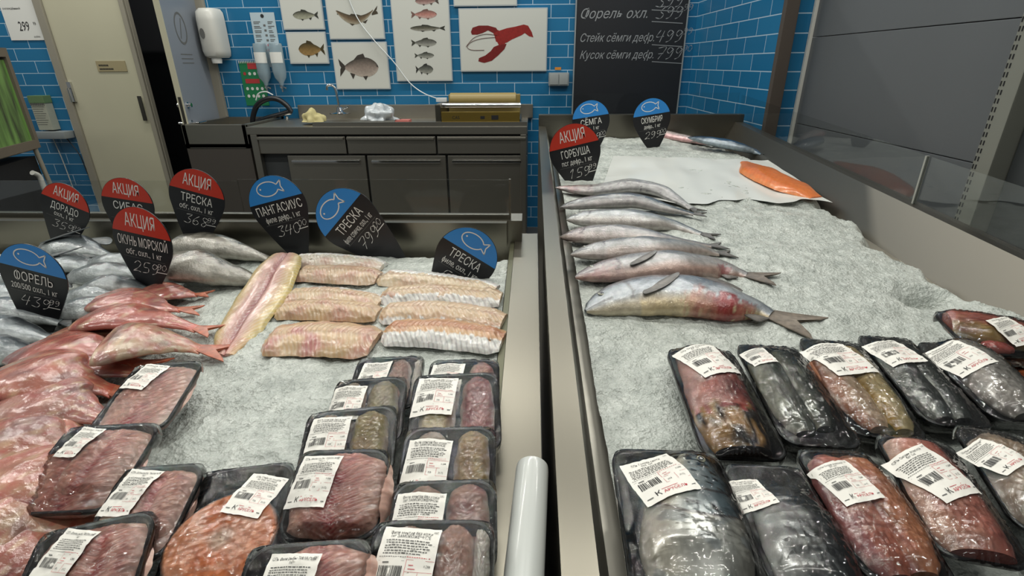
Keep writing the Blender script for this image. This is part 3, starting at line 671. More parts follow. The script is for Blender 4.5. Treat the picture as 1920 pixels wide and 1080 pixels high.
slab(g, -.052, .018, .30, 1.60, -.12, .012); g.build('side_rim', 'steel', lc, smooth=False)
g = G(); slab(g, -.066, -.053, .30, 1.53, -.10, .008); tag(g.build('side_liner', mat('olive_liner', '5f5f4a', .4, .5), lc, smooth=False), 'olive grey inner side liner')
g = G(); g.box(-2.2, .30, 0, -.02, 1.56, .70, bev=.004); g.build('cabinet', 'grayd', lc, smooth=False)
g = G(); g.box(-2.2, 1.552, .93, -.9, 1.558, 1.048); g.box(-.897, 1.552, .93, -.066, 1.558, 1.053); g.build('glass_guard', 'glass', lc, smooth=False)
g = G(); g.box(-2.2, 1.546, .925, -.066, 1.566, .948, bev=.002); g.box(-.070, 1.548, .93, -.064, 1.562, 1.055); g.build('guard_rail', 'steel', lc, smooth=False)
rc = thing('display_case', (.65, 1.8, 0), 'right stainless steel fish display case filled with crushed ice and whole salmon', 'display case')
g = G(); slab(g, .10, 1.2, .30, 3.28, -.10, -.045); g.build('basin', 'steelw', rc, smooth=False)
g = G()   # left inner wall leaning outwards
def quadbar(P0, P1, th): pass
y0, y1 = .30, 3.28
P = [tilt(.118, y0, -.09), tilt(.118, y1, -.09), tilt(.078, y1, .062), tilt(.078, y0, .062), tilt(.045, y0, .062), tilt(.045, y1, .062), tilt(.045, y1, -.2), tilt(.045, y0, -.2)]
g.add(P, [(0, 1, 2, 3)]); g.build('side_liner', 'steelw', rc, smooth=False)
g = G(); slab(g, .036, .078, y0, y1, .050, .064); slab(g, .036, .05, y0, y1, -.5, .05); g.build('side_rim', 'steel', rc, smooth=False)
g = G(); P = [tilt(1.10, .3, -.09), tilt(1.10, 3.28, -.09), tilt(1.2, 3.28, .085), tilt(1.2, .3, .085), tilt(1.25, .3, .085), tilt(1.25, 3.28, .085)]
g.add(P, [(0, 3, 2, 1)], 0); g.add(P, [(3, 4, 5, 2)], 0); slab(g, 1.2, 1.25, .3, 3.28, -.5, .084); g.build('outer_rim', steel_mat('dull_steel', '77736a', .38, 0), rc, smooth=False)
g = G(); g.box(.036, 3.28, .6, 1.25, 3.34, 1.09, bev=.003); g.build('back_rim', 'steel', rc, smooth=False)
g = G(); g.box(.05, .3, 0, 1.22, 3.3, .70, bev=.004); g.build('cabinet', 'grayd', rc, smooth=False)
g = G(); slab(g, .08, 1.2, .27, .33, -.3, -.005); g.build('front_rim', 'steel', rc, smooth=False)
g = G(); g.box(.04, 3.305, 1.07, 1.21, 3.311, 1.208); g.build('back_glass', 'glass', rc, smooth=False)
for ya, yb in ((.35, 1.69), (1.697, 3.30)):
    g = G(); P = [(1.222, ya, icez(ya)+.05), (1.222, yb, icez(yb)+.05), (1.222, yb, icez(yb)+.235), (1.222, ya, icez(ya)+.235)]
    g.prism(P, (.006, 0, 0)); g.build('side_glass', MT.setdefault('glass2', glass_mat('side_glass', refl=.10)), rc, smooth=False)
g = G(); slab(g, 1.22, 1.23, 1.69, 1.697, .06, .235); g.build('glass_joint', mat('glass_edge', '9a9c94', .3), rc, smooth=False)
# white roll / bumper tube lying between the cases
P0 = onz_ = None
g = G(); z0 = icez(.6)+.0
ra = .0235
pts = [(-.012, .30, .822), (.004, .585, .838)]
g.tube([Vector(pts[0]), Vector(pts[0]).lerp(Vector(pts[1]), .97), pts[1]], [ra, ra, ra*.97], 28)
ro = tag(g.build('film_roll', 'roll', None), 'white tube lying along the steel divider between the two display cases', 'tube')

# crushed ice --------------------------------------------------------------------
def lattice(n0, n1, cell, seed, h, wd_):
    r = np.random.RandomState(seed); gx, gy = int(wd_/cell)+3, int(h/cell)+3; T = r.rand(gy, gx)*2-1
    y = np.linspace(0, h/cell, n0); x = np.linspace(0, wd_/cell, n1); yi = y.astype(int); xi = x.astype(int); fy = y-yi; fx = x-xi
    fy = (fy*fy*(3-2*fy))[:, None]; fx = (fx*fx*(3-2*fx))[None, :]
    a = T[yi][:, xi]; b = T[yi][:, xi+1]; c_ = T[yi+1][:, xi]; d = T[yi+1][:, xi+1]
    return (a*(1-fx)+b*fx)*(1-fy)+(c_*(1-fx)+d*fx)*fy
def icefield(name, x0, x1, y0, y1, step, seed, shape, label, chunks):
    nx_, ny_ = int((x1-x0)/step), int((y1-y0)/step); h = y1-y0; wd_ = x1-x0
    Z = np.zeros((ny_, nx_))
    for cell, amp in ((.16, .008), (.05, .0035), (.018, .0026), (.010, .0022)): Z += amp*lattice(ny_, nx_, cell, seed+int(cell*1000), h, wd_)
    ys = np.linspace(y0, y1, ny_); xs = np.linspace(x0, x1, nx_); XX, YY = np.meshgrid(xs, ys)
    Z += .8+SL*(YY-.6)+shape(XX, YY)
    V = np.stack([XX, YY, Z], -1).reshape(-1, 3)
    idx = np.arange(nx_*ny_).reshape(ny_, nx_)
    Fq = np.stack([idx[:-1, :-1], idx[:-1, 1:], idx[1:, 1:], idx[1:, :-1]], -1).reshape(-1, 4)
    # loose chips on the surface
    r = np.random.RandomState(seed+5); CV = []; CF = []; k = len(V)
    base = np.array([(1, 0, 0), (0, 1, 0), (-1, 0, 0), (0, -1, 0), (0, 0, 1), (0, 0, -1)], float)
    tri = [(0, 1, 4), (1, 2, 4), (2, 3, 4), (3, 0, 4), (1, 0, 5), (2, 1, 5), (3, 2, 5), (0, 3, 5)]
    for i in range(chunks):
        u = r.rand()**1.5; yy = y0+u*h*.98; xx = x0+r.rand()*wd_; iy = min(ny_-1, int((yy-y0)/step)); ix = min(nx_-1, int((xx-x0)/step))
        q = base*(.0018+.0045*r.rand(6)[:, None])+r.randn(6, 3)*.0006
        a = r.rand()*6.28; ca, sa = math.cos(a), math.sin(a); q = np.stack([q[:, 0]*ca-q[:, 1]*sa, q[:, 0]*sa+q[:, 1]*ca, q[:, 2]*.8], -1)
        CV.append(q+np.array([xx, yy, Z[iy, ix]+.0008])); CF += [(k+a_, k+b_, k+c_) for a_, b_, c_ in tri]; k += 6
    V = np.vstack([V]+CV) if CV else V
    off = np.array([(x0+x1)/2, (y0+y1)/2, .75]); V = V-off
    me = bpy.data.meshes.new(name); me.from_pydata(V.tolist(), [], Fq.tolist()+CF); me.materials.append(MT['ice'])
    ns = len(Fq); me.polygons.foreach_set('use_smooth', [True]*ns+[False]*len(CF)); me.update()
    o = bpy.data.objects.new(name, me); o.location = off; COL.objects.link(o)
    return tag(o, label, 'ice', None, 'stuff')
def gauss(X, Y, x, y, sx, sy): return np.exp(-((X-x)/sx)**2-((Y-y)/sy)**2)
hole = ice(1742, 557); dent = ice(1545, 385)
def rshape(X, Y):
    n1 = .03*np.sin(Y*7+1)+.02*np.sin(Y*19)+.01*np.sin(Y*47)
    edge = 1.06+n1-.02*(Y-1.5)
    e = np.clip((X-edge)/.06, 0, 1); 
    return -.085*e**1.2-.065*gauss(X, Y, hole.x, hole.y, .05, .035)-.02*gauss(X, Y, dent.x-.02, dent.y, .08, .04)+.012*gauss(X, Y, .55, 1.5, .35, .6)
def lshape(X, Y): return -.05*np.clip((Y-1.42)/.08, 0, 1)+.012*gauss(X, Y, -.4, 1.1, .4, .25)
icefield('crushed_ice', .122, 1.19, .34, 3.27, .006, 11, rshape, 'crushed ice filling the right display case', 0)
icefield('crushed_ice', -1.9, -.068, .34, 1.52, .006, 23, lshape, 'crushed ice filling the left display case', 0)

# ================================================================== PRICE PADDLES
def paddle(px, py, wpx, tip, Yc, kind, lines, price, label, lean=0):
    """px,py: centre of the round head, wpx its width in pixels, tip: pixel direction of the point"""
    C0 = ony(px, py, Yc); sc = (ony(px+wpx/2, py, Yc)-ony(px-wpx/2, py, Yc)).length; R = sc/2
    T = ony(tip[0], tip[1], Yc); dv = Vector((T.x-C0.x, 0, T.z-C0.z)); L = dv.length; dv.normalize()
    up_ = -dv; rt = Vector((up_.z*math.cos(lean), -math.sin(lean), -up_.x*math.cos(lean)))     # right when seen from the front
    base = C0+dv*L
    t = thing('price_sign', base, label, 'price sign', 'drop shaped price signs')
    # teardrop outline
    outl = []
    ta = math.acos(min(.98, R*.92/L)) if L > R else .5
    for k in range(33):
        a = math.pi/2+(math.pi-ta)-(2*(math.pi-ta))*k/32
        a = math.pi/2+(math.pi-ta)*(1-2*k/32); outl.append((R*math.cos(a), R*1.04*math.sin(a)))
    pr_ = outl[-1]; pl_ = outl[0]
    for k in range(1, 6): 
        u = k/6; bx = pr_[0]*(1-u)+.006*u; outl.append((bx+.06*R*math.sin(math.pi*u), pr_[1]*(1-u)-L*u))
    outl.append((.004, -L)); outl.append((-.004, -L))
    for k in range(5, 0, -1):
        u = k/6; bx = pl_[0]*(1-u)-.006*u; outl.append((bx-.06*R*math.sin(math.pi*u), pl_[1]*(1-u)-L*u))
    def W(a, b, d): 
        return C0+rt*a+up_*b-Vector((0, d, 0))
    split = .20*R
    g = G(); g.prism([W(a, b, 0) for a, b in outl], (0, .002, 0)); brd = g
    cap = [(a, b) for a, b in outl if b > split]
    # exact cut
    xr = R*math.sqrt(max(0, 1-(split/(R*1.04))**2)); cap = [(-xr, split)]+[p for p in sorted(cap, key=lambda p: p[0])]+[(xr, split)]
    g.prism([W(a*.985, b*.99 if b > split else b, .0008) for a, b in cap], (0, .0006, 0), 1)
    def tx(s, x, y, size, bold=0, narrow=1, mi=2, shear=0, al='CENTER', d=.0012, fit=None):
        v, f = text_geo(s, size, 0, shear, narrow, al, 3)
        if fit: xs_ = [a for a, b in v]; k_ = fit/(max(xs_)-min(xs_)); k_ = min(k_, 1.1 if fit > 1.2*R else 1); v = [(a*k_, b) for a, b in v]; g.add([W(x+a, y+b, d) for a, b in v], f, mi)
    if kind == 'red': tx('АКЦИЯ', 0, .40*R, .58*R, .008, .56, fit=1.0*R)
    else:
        fo = [(-.42+.0, .0)]
        P = [(.42*math.cos(q)*(1 if math.cos(q) > 0 else 1), .24*math.sin(q)) for q in np.linspace(.35, 6.28-.35, 22)]
        P = [(-.12+x*.9, y) for x, y in P]; P = [(.42, .2)]+P[:]+[(.42, -.2), (.36, 0), (.42, .2)]
        Q = [Vector((x*R, (y+.62)*R, 0)) for x, y in P]
        k = []
        for i in range(len(Q)-1):
            a, b = Q[i], Q[i+1]; n_ = (b-a); n_ = Vector((-n_.y, n_.x, 0)).normalized()*.018*R
            g.add([W(p.x, p.y, .0013) for p in (a-n_, b-n_, b+n_, a+n_)], [(0, 1, 2, 3)], 2)
        g.add([W((-.36+.03*math.cos(q))*R, (.66+.03*math.sin(q))*R, .0013) for q in np.linspace(0, 6.28, 9)[:-1]], [tuple(range(8))], 2)
    y = -.06*R-.1*R
    fs = min(.40, 2.0/max(4, len(lines[0]))*1.45)
    tx(lines[0], 0, y-.05*R, .42*R, .008, .8, fit=(1.66 if len(lines[0]) > 8 else 1.12)*R)
    if len(lines) > 1: tx(lines[1], 0, y-.34*R, .27*R, .004, .8, fit=min(1.35, .08*len(lines[1]))*R)
    g.add([W(a*R, b*R, .0012) for a, b in ((-.7, -.585), (.7, -.585), (.7, -.575), (-.7, -.575))], [(0, 1, 2, 3)], 3)
    v, f = strokes(price[:3], .36*R, -.46*R, -1.04*R+.0, .04); g.add([W(a, b, .0012) for a, b in v], f, 2)
    v, f = strokes(price[3:]+'', .2*R, .38*R, -.84*R, .05); g.add([W(a, b, .0012) for a, b in v], f, 2)
    g.add([W(a*R, b*R, .0012) for a, b in ((.36, -.92), (.72, -.9), (.72, -.925), (.36, -.945))], [(0, 1, 2, 3)], 2)
    g.build('board', ['black', kind, 'chalk', 'inkg'], t, smooth=False)
    # spike that goes into the ice
    s = G(); s.tube([W(0, -L+.01, -.001), W(0, -L-.03, -.001)], .0022, 6); s.build('spike', 'black', t)
    return t
paddle(122, 389, 87, (112, 486), 1.42, 'red', ['ДОРАДО', 'охл., 1 кг'], '35999', 'black and red price sign for dorado, leftmost of the red topped signs')
paddle(240, 384, 95, (255, 485), 1.43, 'red', ['СИБАС', 'охл., 1 кг'], '34999', 'black and red price sign for sea bass, half hidden behind the redfish sign')
paddle(369, 371, 102, (366, 478), 1.44, 'red', ['ТРЕСКА', 'обг, охл., 1 кг'], '36899', 'black and red price sign for headless cod, rightmost of the left case red signs')
paddle(267, 452, 122, (282, 560), 1.16, 'red', ['ОКУНЬ МОРСКОЙ', 'обг, охл., 1 кг'], '25990', 'black and red price sign for redfish leaning in front of the others', .15)
paddle(63, 519, 121, (77, 652), 1.00, 'blue', ['ФОРЕЛЬ', '200/500 охл., 1 кг'], '43999', 'black and blue price sign for trout at the far left of the left case')
paddle(522, 386, 108, (572, 500), 1.44, 'blue', ['ПАНГАСИУС', 'филе дефр., 1 кг'], '34000', 'black and blue price sign for pangasius fillet behind the cod fillets')
paddle(652, 412, 116, (772, 512), 1.42, 'blue', ['ТРЕСКА', 'филе спинка, охл., 1 кг'], '79900', 'black and blue price sign for cod loin, tilted far to the left')
paddle(874, 484, 116, (806, 588), 1.30, 'blue', ['ТРЕСКА', 'филе, охл., 1 кг'], '59900', 'black and blue price sign for cod fillet nearest the steel divider')
paddle(1078, 283, 96, (1095, 372), 2.3, 'red', ['ГОРБУША', 'псг дефр., 1 кг'], '15999', 'black and red price sign for pink salmon at the left edge of the right case')
paddle(1108, 226, 70, (1114, 290), 3.0, 'blue', ['СЁМГА', 'охл., 1 кг'], '79900', 'blue topped price sign at the back of the right case beside its left corner')
paddle(1222, 222, 70, (1226, 290), 3.0, 'blue', ['СКУМБРИЯ', 'дефр., 1 кг'], '29900', 'blue topped price sign standing at the middle of the right case back')
# correct tilts are carried by the direction from head to tip

# ================================================================== FISH
def sweep_fish(parent, path, prof, colf, matn, name='body', nseg=84, nring=36, dorsal=1, flat=.75, capcol=None, bump=None, up_=Vector((0, 0, 1)), world=True, lump=1):
    P = spline(path, nseg); L = sum((P[i+1]-P[i]).length for i in range(nseg-1))
    g = G(); V = []; Cc = []; 
    for i, p in enumerate(P):
        s = i/(nseg-1); t = (P[min(i+1, nseg-1)]-P[max(i-1, 0)]).normalized()
        n = up_.cross(t).normalized()*dorsal; u = up_
        hd, hv, wd_ = interp(prof, s)
        for k in range(nring):
            a = 2*math.pi*k/nring; ca, sa = math.cos(a), math.sin(a)
            r = (hd if ca > 0 else hv)*(1+lump*.07*nz(s*7+L*9, ca*2, 3)); dd_ = 1+lump*.10*nz(s*9+L*5, ca*3, sa)
            z = sa*wd_*(1 if sa > 0 else flat)*dd_
            q = p+n*(math.copysign(abs(ca)**.9, ca)*r)+u*z
            if bump: q = q+u*bump(s, ca, sa)
            V.append(q); Cc.append(colf(s, ca, sa))
    F = []
    for i in range(nseg-1):
        for k in range(nring): F.append((i*nring+k, i*nring+(k+1) % nring, (i+1)*nring+(k+1) % nring, (i+1)*nring+k))
    if dorsal < 0: F = [f[::-1] for f in F]
    F = [f[::-1] for f in F]
    g.add(V, F, 0, Cc)
    for e, idx in ((0, 0), (1, (nseg-1)*nring)):
        ring = V[idx:idx+nring]; cc = capcol if (capcol and e == 0) else Cc[idx]
        k = len(g.v); g.add(ring+[sum((Vector(q) for q in ring), Vector())/nring], [(j, (j+1) % nring, nring) if not e else ((j+1) % nring, j, nring) for j in range(nring)], 0, cc)
    o = g.build(name, matn, parent, world=world)
    return o, P
def frame_at(P, i, dorsal, up_=Vector((0, 0, 1))):
    t = (P[min(i+1, len(P)-1)]-P[max(i-1, 0)]).normalized(); return t, up_.cross(t).normalized()*dorsal
def fin(parent, name, pts, col, th=.0015, matn='fin', n=None, ray=True, up_=Vector((0, 0, 1)), world=True, soft=True):
    """thin fin from an outline of 3D points (fan), slightly domed"""
    g = G(); P = [Vector(p) for p in pts]
    if soft:
        m = len(P); Q = []
        for i in range(m):
            a, b, c_, d = P[i-1], P[i], P[(i+1) % m], P[(i+2) % m]
            for t in (0, .25, .5, .75): Q.append(.5*((2*b)+(c_-a)*t+(2*a-5*b+4*c_-d)*t*t+(3*b-a-3*c_+d)*t**3))
        P = Q
    k = len(P); c0 = sum(P, Vector())/k
    top = [p+up_*th*.5 for p in P]+[c0+up_*th*1.6]; bot = [p-up_*th*.5 for p in P]+[c0-up_*th]
    F = [(i, (i+1) % k, k) for i in range(k)]+[(k+1+(i+1) % k, k+1+i, 2*k+1) for i in range(k)]+[(i, k+1+i, k+1+(i+1) % k, (i+1) % k) for i in range(k)]
    cc = [mixc(col, (.02, .02, .02), .35*(j % 2)) for j in range(k)]+[mixc(col, (.5, .45, .4), .25)]; g.add(top+bot, F, 0, cc+cc)
    return g.build(name, matn, parent, world=world)
def tailfin(parent, P, dorsal, size, col, spread=1.0, name='tail_fin', up_=Vector((0, 0, 1)), fork=.55, world=True):
    e = P[-1]; t, n = frame_at(P, len(P)-1, dorsal, up_)
    b = size*.16
    pts = [e-t*size*.25+n*b, e+t*size*.35+n*size*.38*spread, e+t*size*.95+n*size*.62*spread, e+t*size*.85+n*size*.40*spread, e+t*size*fork+n*size*.12, e+t*size*fork*.92, e+t*size*fork-n*size*.12,
           e+t*size*.85-n*size*.40*spread, e+t*size*.95-n*size*.62*spread, e+t*size*.35-n*size*.38*spread, e-t*size*.25-n*b]
    pts = [p+up_*(.007*min(1, max(0, (p-e).dot(t)/size))+.002) for p in pts]
    out = []
    for i, p in enumerate(pts): out += [p, p.lerp(pts[(i+1) % len(pts)], .5)]
    return fin(parent, name, out, col, .0022, 'fin', up_=up_, world=world, soft=False)
def eye(parent, c0, r, up_=Vector((0, 0, 1)), iris='9a9a86', world=True, dorsal_n=None):
    g = G(); V = []; F = []; m = 8; n = 16; cc = []
    t = up_.orthogonal().normalized(); b = up_.cross(t)
    for i in range(m+1):
        th = math.pi/2*i/m
        for j in range(n):
            ph = 2*math.pi*j/n; V.append(Vector(c0)+(t*math.cos(ph)+b*math.sin(ph))*r*math.sin(th)+up_*r*.45*math.cos(th)); cc.append((.004, .004, .006) if i < 4 else (lin(iris) if i < 7 else (.05, .05, .05)))
    for i in range(m):
        for j in range(n): F.append((i*n+j, (i+1)*n+j, (i+1)*n+(j+1) % n, i*n+(j+1) % n))
    g.add(V, F, 0, cc); return g.build('eye', vmat_eye, parent, world=world)
vmat_eye = vmat('fish_eye', .08, .8, 1, mottling=0)
def iceP(px, py, dz): return ice(px, py, dz)
# --- salmon
SAL = [(0, .004, .003, .003), (.03, .019, .014, .010), (.08, .031, .026, .017), (.15, .040, .036, .023), (.25, .048, .046, .028), (.42, .052, .052, .031), (.58, .044, .044, .027), (.75, .030, .028, .018), (.9, .017, .016, .010), (1, .015, .015, .006)]
def salmon_col(back, side, belly, head, gash=None, seed=0):
    back, side, belly, head = map(lin, (back, side, belly, head))
    def f(s, ca, sa):
        v = ca+.12*nz(s*9+seed, ca*2, sa)
        c_ = mixc(side, back, (v+.12)*1.9) if v > -.5 else mixc(side, belly, (-v-.5)*2.6)
        if s < .20:
            c_ = mixc(c_, head, .35)
            if abs(s-(.198-.055*ca*ca)) < .008 and -.75 < ca < .6: c_ = mixc(c_, (.06, .05, .05), .6)
            if s < .10 and -.45 < ca < -.25: c_ = mixc(c_, (.02, .01, .01), .8)
        if v > .35 and nz(s*60+seed, ca*14, 3) > .42: c_ = mixc(c_, (.02, .02, .02), .7)
        if gash:
            for g0, g1, w0, w1, cc_, st in gash:
                k = nz(s*22+seed, ca*4, 8)*.5+nz(s*60, ca*9, seed)*.3
                if g0 < s+k*.12 < g1 and w0 < ca+k < w1: c_ = mixc(c_, lin(cc_), st*min(1, .45+6*min(s-g0, g1-s)+abs(k)))
        return c_
    return f
def whole_fish(name, label, cat, pxs, scale, colf, dorsal=1, prof=SAL, lift=.5, group=None, tailc='5a5650', tails=.075, finc='5e5a54', pec=True, matn='skin', eyer=.0085, dz0=0, heads=1):
    k = scale; hk, tk = FAT.get(id(prof), (1, 1)); pr = [(s, a*k*hk, b*k*hk, c_*k*tk) for s, a, b, c_ in prof]; wm = max(p[3] for p in pr)
    pts = []
    for i, q in enumerate(pxs):
        s = i/(len(pxs)-1); wloc = interp(pr, s)[2]; ex = q[2] if len(q) > 2 else 0
        pts.append(ice(q[0], q[1], dz0+max(wloc*lift, .011)+ex))
    base = pts[len(pts)//2].copy(); base.z -= wm
    group = {'pink_salmon': 'whole salmon on the ice of the right case', 'headless_redfish': 'heap of headless redfish', 'headless_cod': 'headless cod behind the redfish', 'sea_bass': 'silver fish pile in the left case', 'sea_bream': 'silver fish pile in the left case', 'rainbow_trout': 'silver fish pile in the left case'}.get(name, group)
    t = thing(name, base, label, cat, group)
    o, P = sweep_fish(t, pts, pr, colf, matn, dorsal=dorsal)
    tailfin(t, P, dorsal, tails*k, lin(tailc))
    n_ = len(P)
    def loc(s, off, hz=0):
        i = int(s*(n_-1)); tt, nn = frame_at(P, i, dorsal); hd, hv, wl = interp(pr, s); r = hd if off > 0 else hv
        return P[i]+nn*off*r+Vector((0, 0, wl*math.sqrt(max(0, 1-min(1, abs(off))**2))+hz)), tt, nn
    if heads:
        p, tt, nn = loc(.085, .30, -.0005); eye(t, p, eyer*k)
    if pec:
        p, tt, nn = loc(.235, -.62, .002); q = p; l = .10*k
        q2 = lambda a, b: q+tt*a*l+nn*b*l+Vector((0, 0, .002+.012*a*k))
        fin(t, 'pectoral_fin', [q2(0, .08), q2(.45, .34), q2(1, .55), q2(.95, .36), q2(.5, .04), q2(0, -.10)], lin(finc), .0022)
        p, tt, nn = loc(.50, .93); l = .055*k*hk
        q2 = lambda a, b: p+tt*a*l+nn*b*l-Vector((0, 0, .004))
        fin(t, 'dorsal_fin', [q2(-.3, -.1), q2(.1, .55), q2(.7, .35), q2(1, -.15)], lin(finc), .0022)
        p, tt, nn = loc(.72, -.95); l = .045*k
        q2 = lambda a, b: p+tt*a*l+nn*b*l-Vector((0, 0, .004))
        fin(t, 'anal_fin', [q2(-.3, .1), q2(.3, -.6), q2(.7, -.3), q2(1, .15)], lin(finc), .0022)
    return t
FAT = {id(SAL): (1.6, 1.5)}
# dorsal: +1 -> left of travel direction as seen from above. fish run left->right so left of travel = away from the camera = up in the photo
whole_fish('pink_salmon', 'whole silver salmon with a bloody torn belly, nearest the camera on the ice', 'fish',
           [(1098, 584), (1180, 562), (1270, 556), (1360, 570), (1415, 582), (1446, 592)], 1.02,
           salmon_col('56606a', 'a9afb4', 'c8b48c', '9aa0a0', [(.50, .68, -1.2, -.42, '8a141c', .95), (.40, .52, -1.2, -.6, 'b0685a', .6), (.62, .80, -1.2, -.45, '9e3a3e', .6), (.45, .5, -.9, -.3, 'a86a60', .5)], 1), tails=.105, tailc='7a6e60')
whole_fish('pink_salmon', 'silver salmon with open reddish gills lying second from the front', 'fish',
           [(1078, 521, .015), (1160, 508, .02), (1250, 498, .02), (1330, 504), (1375, 512), (1400, 517)], .80,
           salmon_col('565c62', 'a8a6a4', 'b89a8c', '8a6a66', [(.62, .78, -1.2, -.4, '9a3a44', .65), (0.02, .14, -1, -.3, '8a5a58', .6)], 2), tails=.10, tailc='6e6256')
whole_fish('pink_salmon', 'grey salmon mostly hidden behind the second one, third from the front', 'fish',
           [(1070, 478, .02), (1150, 470, .03), (1230, 466, .03), (1310, 470, .01), (1345, 476)], .70, salmon_col('5a6064', '9a9a98', 'b0a096', '9a9a96', None, 3), pec=False)
whole_fish('pink_salmon', 'silver headed salmon in the middle of the row behind the torn one', 'fish',
           [(1062, 412, .02), (1120, 412, .02), (1200, 415, .02), (1260, 424, .01), (1315, 440)], .74, salmon_col('4e5356', '9ea2a2', 'b8b0a8', 'b4b6b4', None, 4), pec=False)
whole_fish('pink_salmon', 'dark backed salmon lying above the silver headed one', 'fish',
           [(1050, 389, .02), (1120, 380, .03), (1190, 378, .03), (1250, 392, .02), (1300, 402, .01)], .62, salmon_col('3e4244', '565a5c', '9a9490', '7c7c7a', None, 5), pec=False)
whole_fish('pink_salmon', 'pale bellied curved salmon at the back of the row near its red price sign', 'fish',
           [(1042, 352, .02), (1110, 358, .01), (1180, 350, .02), (1235, 358, .02), (1270, 376, .01), (1298, 392)], .62, salmon_col('8a8886', 'b8b6b0', 'c8c0b8', 'a08c88', [(0, .13, -1, 1, '9a6a6c', .5)], 6), dorsal=-1, pec=False)
whole_fish('pink_salmon', 'small salmon with pinkish snout against the left wall of the right case', 'fish',
           [(1050, 445, .01), (1110, 442, .02), (1180, 444, .02), (1250, 452, .02), (1330, 462)], .70, salmon_col('5a5e60', '94908e', 'a89c94', '8e7470', None, 7), pec=False)
# far fish
whole_fish('white_salmon', 'large pale fish with pink belly at the back of the right case', 'fish',
           [(1128, 232), (1190, 244), (1260, 256), (1310, 266), (1350, 274)], .6, salmon_col('9a8a8a', 'c2b4b0', 'c89a98', 'b0a0a0', None, 8), tails=.05)
whole_fish('mackerel', 'dark blue mackerel tail end beside the orange salmon fillet', 'fish',
           [(1290, 258, .03), (1335, 266, .03), (1380, 275, .02), (1415, 285), (1430, 290)], .6, salmon_col('16283c', '2c4258', '8a98a0', '202830', None, 9), tails=.05, tailc='1c2c3c', pec=False, heads=0)
# --- silver pile in the left case
SEA = [(0, .003, .003, .003), (.04, .018, .015, .010), (.12, .036, .030, .017), (.25, .050, .044, .022), (.42, .052, .046, .023), (.62, .038, .034, .017), (.8, .020, .018, .010), (.93, .011, .010, .006), (1, .012, .012, .004)]
BAS = [(0, .003, .003, .003), (.05, .014, .011, .010), (.15, .027, .023, .018), (.3, .034, .032, .023), (.5, .034, .032, .023), (.7, .025, .022, .017), (.88, .013, .012, .009), (1, .012, .012, .005)]
FAT[id(SEA)] = (1.2, 1.3); FAT[id(BAS)] = (1.35, 1.3)
def silver(seed, t='3a4044', m='848c8e', b='b0b6b4'): return salmon_col(t, m, b, 'a8aeae', None, seed)
sil = [
 ('sea_bream', SEA, [(72, 470, .02), (120, 462, .03), (165, 470, .03), (215, 482, .02)], 1.0, 'large silver sea bream under the leftmost red sign', 11),
 ('sea_bream', SEA, [(60, 500, .015), (110, 494, .02), (160, 500, .02), (205, 508, .01)], .85, 'silver sea bream tucked just below the largest one', 12),
 ('sea_bass', BAS, [(128, 520, .02), (180, 516, .03), (235, 514, .03), (290, 520, .01)], 1.0, 'silver sea bass lying left of the redfish sign point', 13),
 ('sea_bass', BAS, [(165, 494, .03), (210, 492, .04), (260, 490, .03), (310, 496, .02)], .8, 'silver sea bass behind the redfish sign', 14),
 ('sea_bass', BAS, [(150, 548, .02), (195, 538, .035), (240, 538, .03), (290, 548, .01)], .9, 'silver sea bass right under the redfish sign edge', 15),
 ('sea_bass', BAS, [(118, 562, .01), (165, 556, .025), (215, 560, .02), (262, 570, .01)], .9, 'silver fish between the trout sign and the redfish heap', 16),
 ('rainbow_trout', BAS, [(100, 590, .0), (150, 580, .02), (195, 584, .02), (240, 594, .01)], .9, 'grey trout lying just above the redfish, right of the trout sign', 17),
 ('rainbow_trout', BAS, [(-60, 560, .0), (-10, 556, .02), (50, 562, .02), (110, 572, .01)], 1.0, 'silver trout behind the trout sign at the left edge', 18),
 ('rainbow_trout', BAS, [(-70, 592, .0), (-10, 584, .02), (50, 592, .02), (120, 604, .01)], 1.0, 'second silver trout from the top at the left edge', 19),
 ('rainbow_trout', BAS, [(-80, 630, .0), (-20, 622, .02), (40, 630, .02), (110, 640, .01)], 1.05, 'dark backed trout at the left edge above the redfish', 20),
 ('rainbow_trout', BAS, [(-80, 664, .0), (-20, 658, .01), (30, 664, .01), (80, 672, .0)], 1.0, 'lowest silver trout at the left edge', 21),
 ('sea_bass', BAS, [(-40, 528, .0), (10, 522, .02), (60, 528, .02), (120, 534, .01)], .95, 'silver fish peeking out above the trout sign base', 22)]
for nm, pf, pts, sc, lab, sd in sil:
    whole_fish(nm, lab, 'fish', pts, sc, silver(sd, m='747c7e' if sd % 2 else '8a9294'), prof=pf, tails=.045, tailc='6b7072', finc='6a7072', eyer=.005, pec=(nm == 'sea_bream'))
# --- headless cod
COD = [(0, .034, .034, .024), (.03, .040, .040, .028), (.2, .042, .044, .030), (.45, .036, .036, .026), (.7, .024, .022, .018), (.9, .013, .012, .010), (1, .011, .011, .006)]
FAT[id(COD)] = (1.25, 1.3)
def cod_col(seed):
    A_, B_, C_ = lin('3c3a31'), lin('736f64'), lin('a8a498')
    def f(s, ca, sa):
        v = ca*.6+sa*.0+.35*nz(s*12+seed, ca*3, sa)
        c_ = mixc(B_, A_, (v)*2.0) if v > 0 else mixc(B_, C_, -v*2.0)
        if abs(ca-.25) < .05: c_ = mixc(c_, C_, .4)
        return c_
    return f
whole_fish('headless_cod', 'brown grey headless cod, the farther of two behind the redfish tails', 'fish', [(338, 462, .015), (385, 462, .02), (430, 468, .02), (470, 478, .01), (505, 486)], 1.0, cod_col(1), prof=COD, pec=False, heads=0, tails=.05, tailc='6a665c')
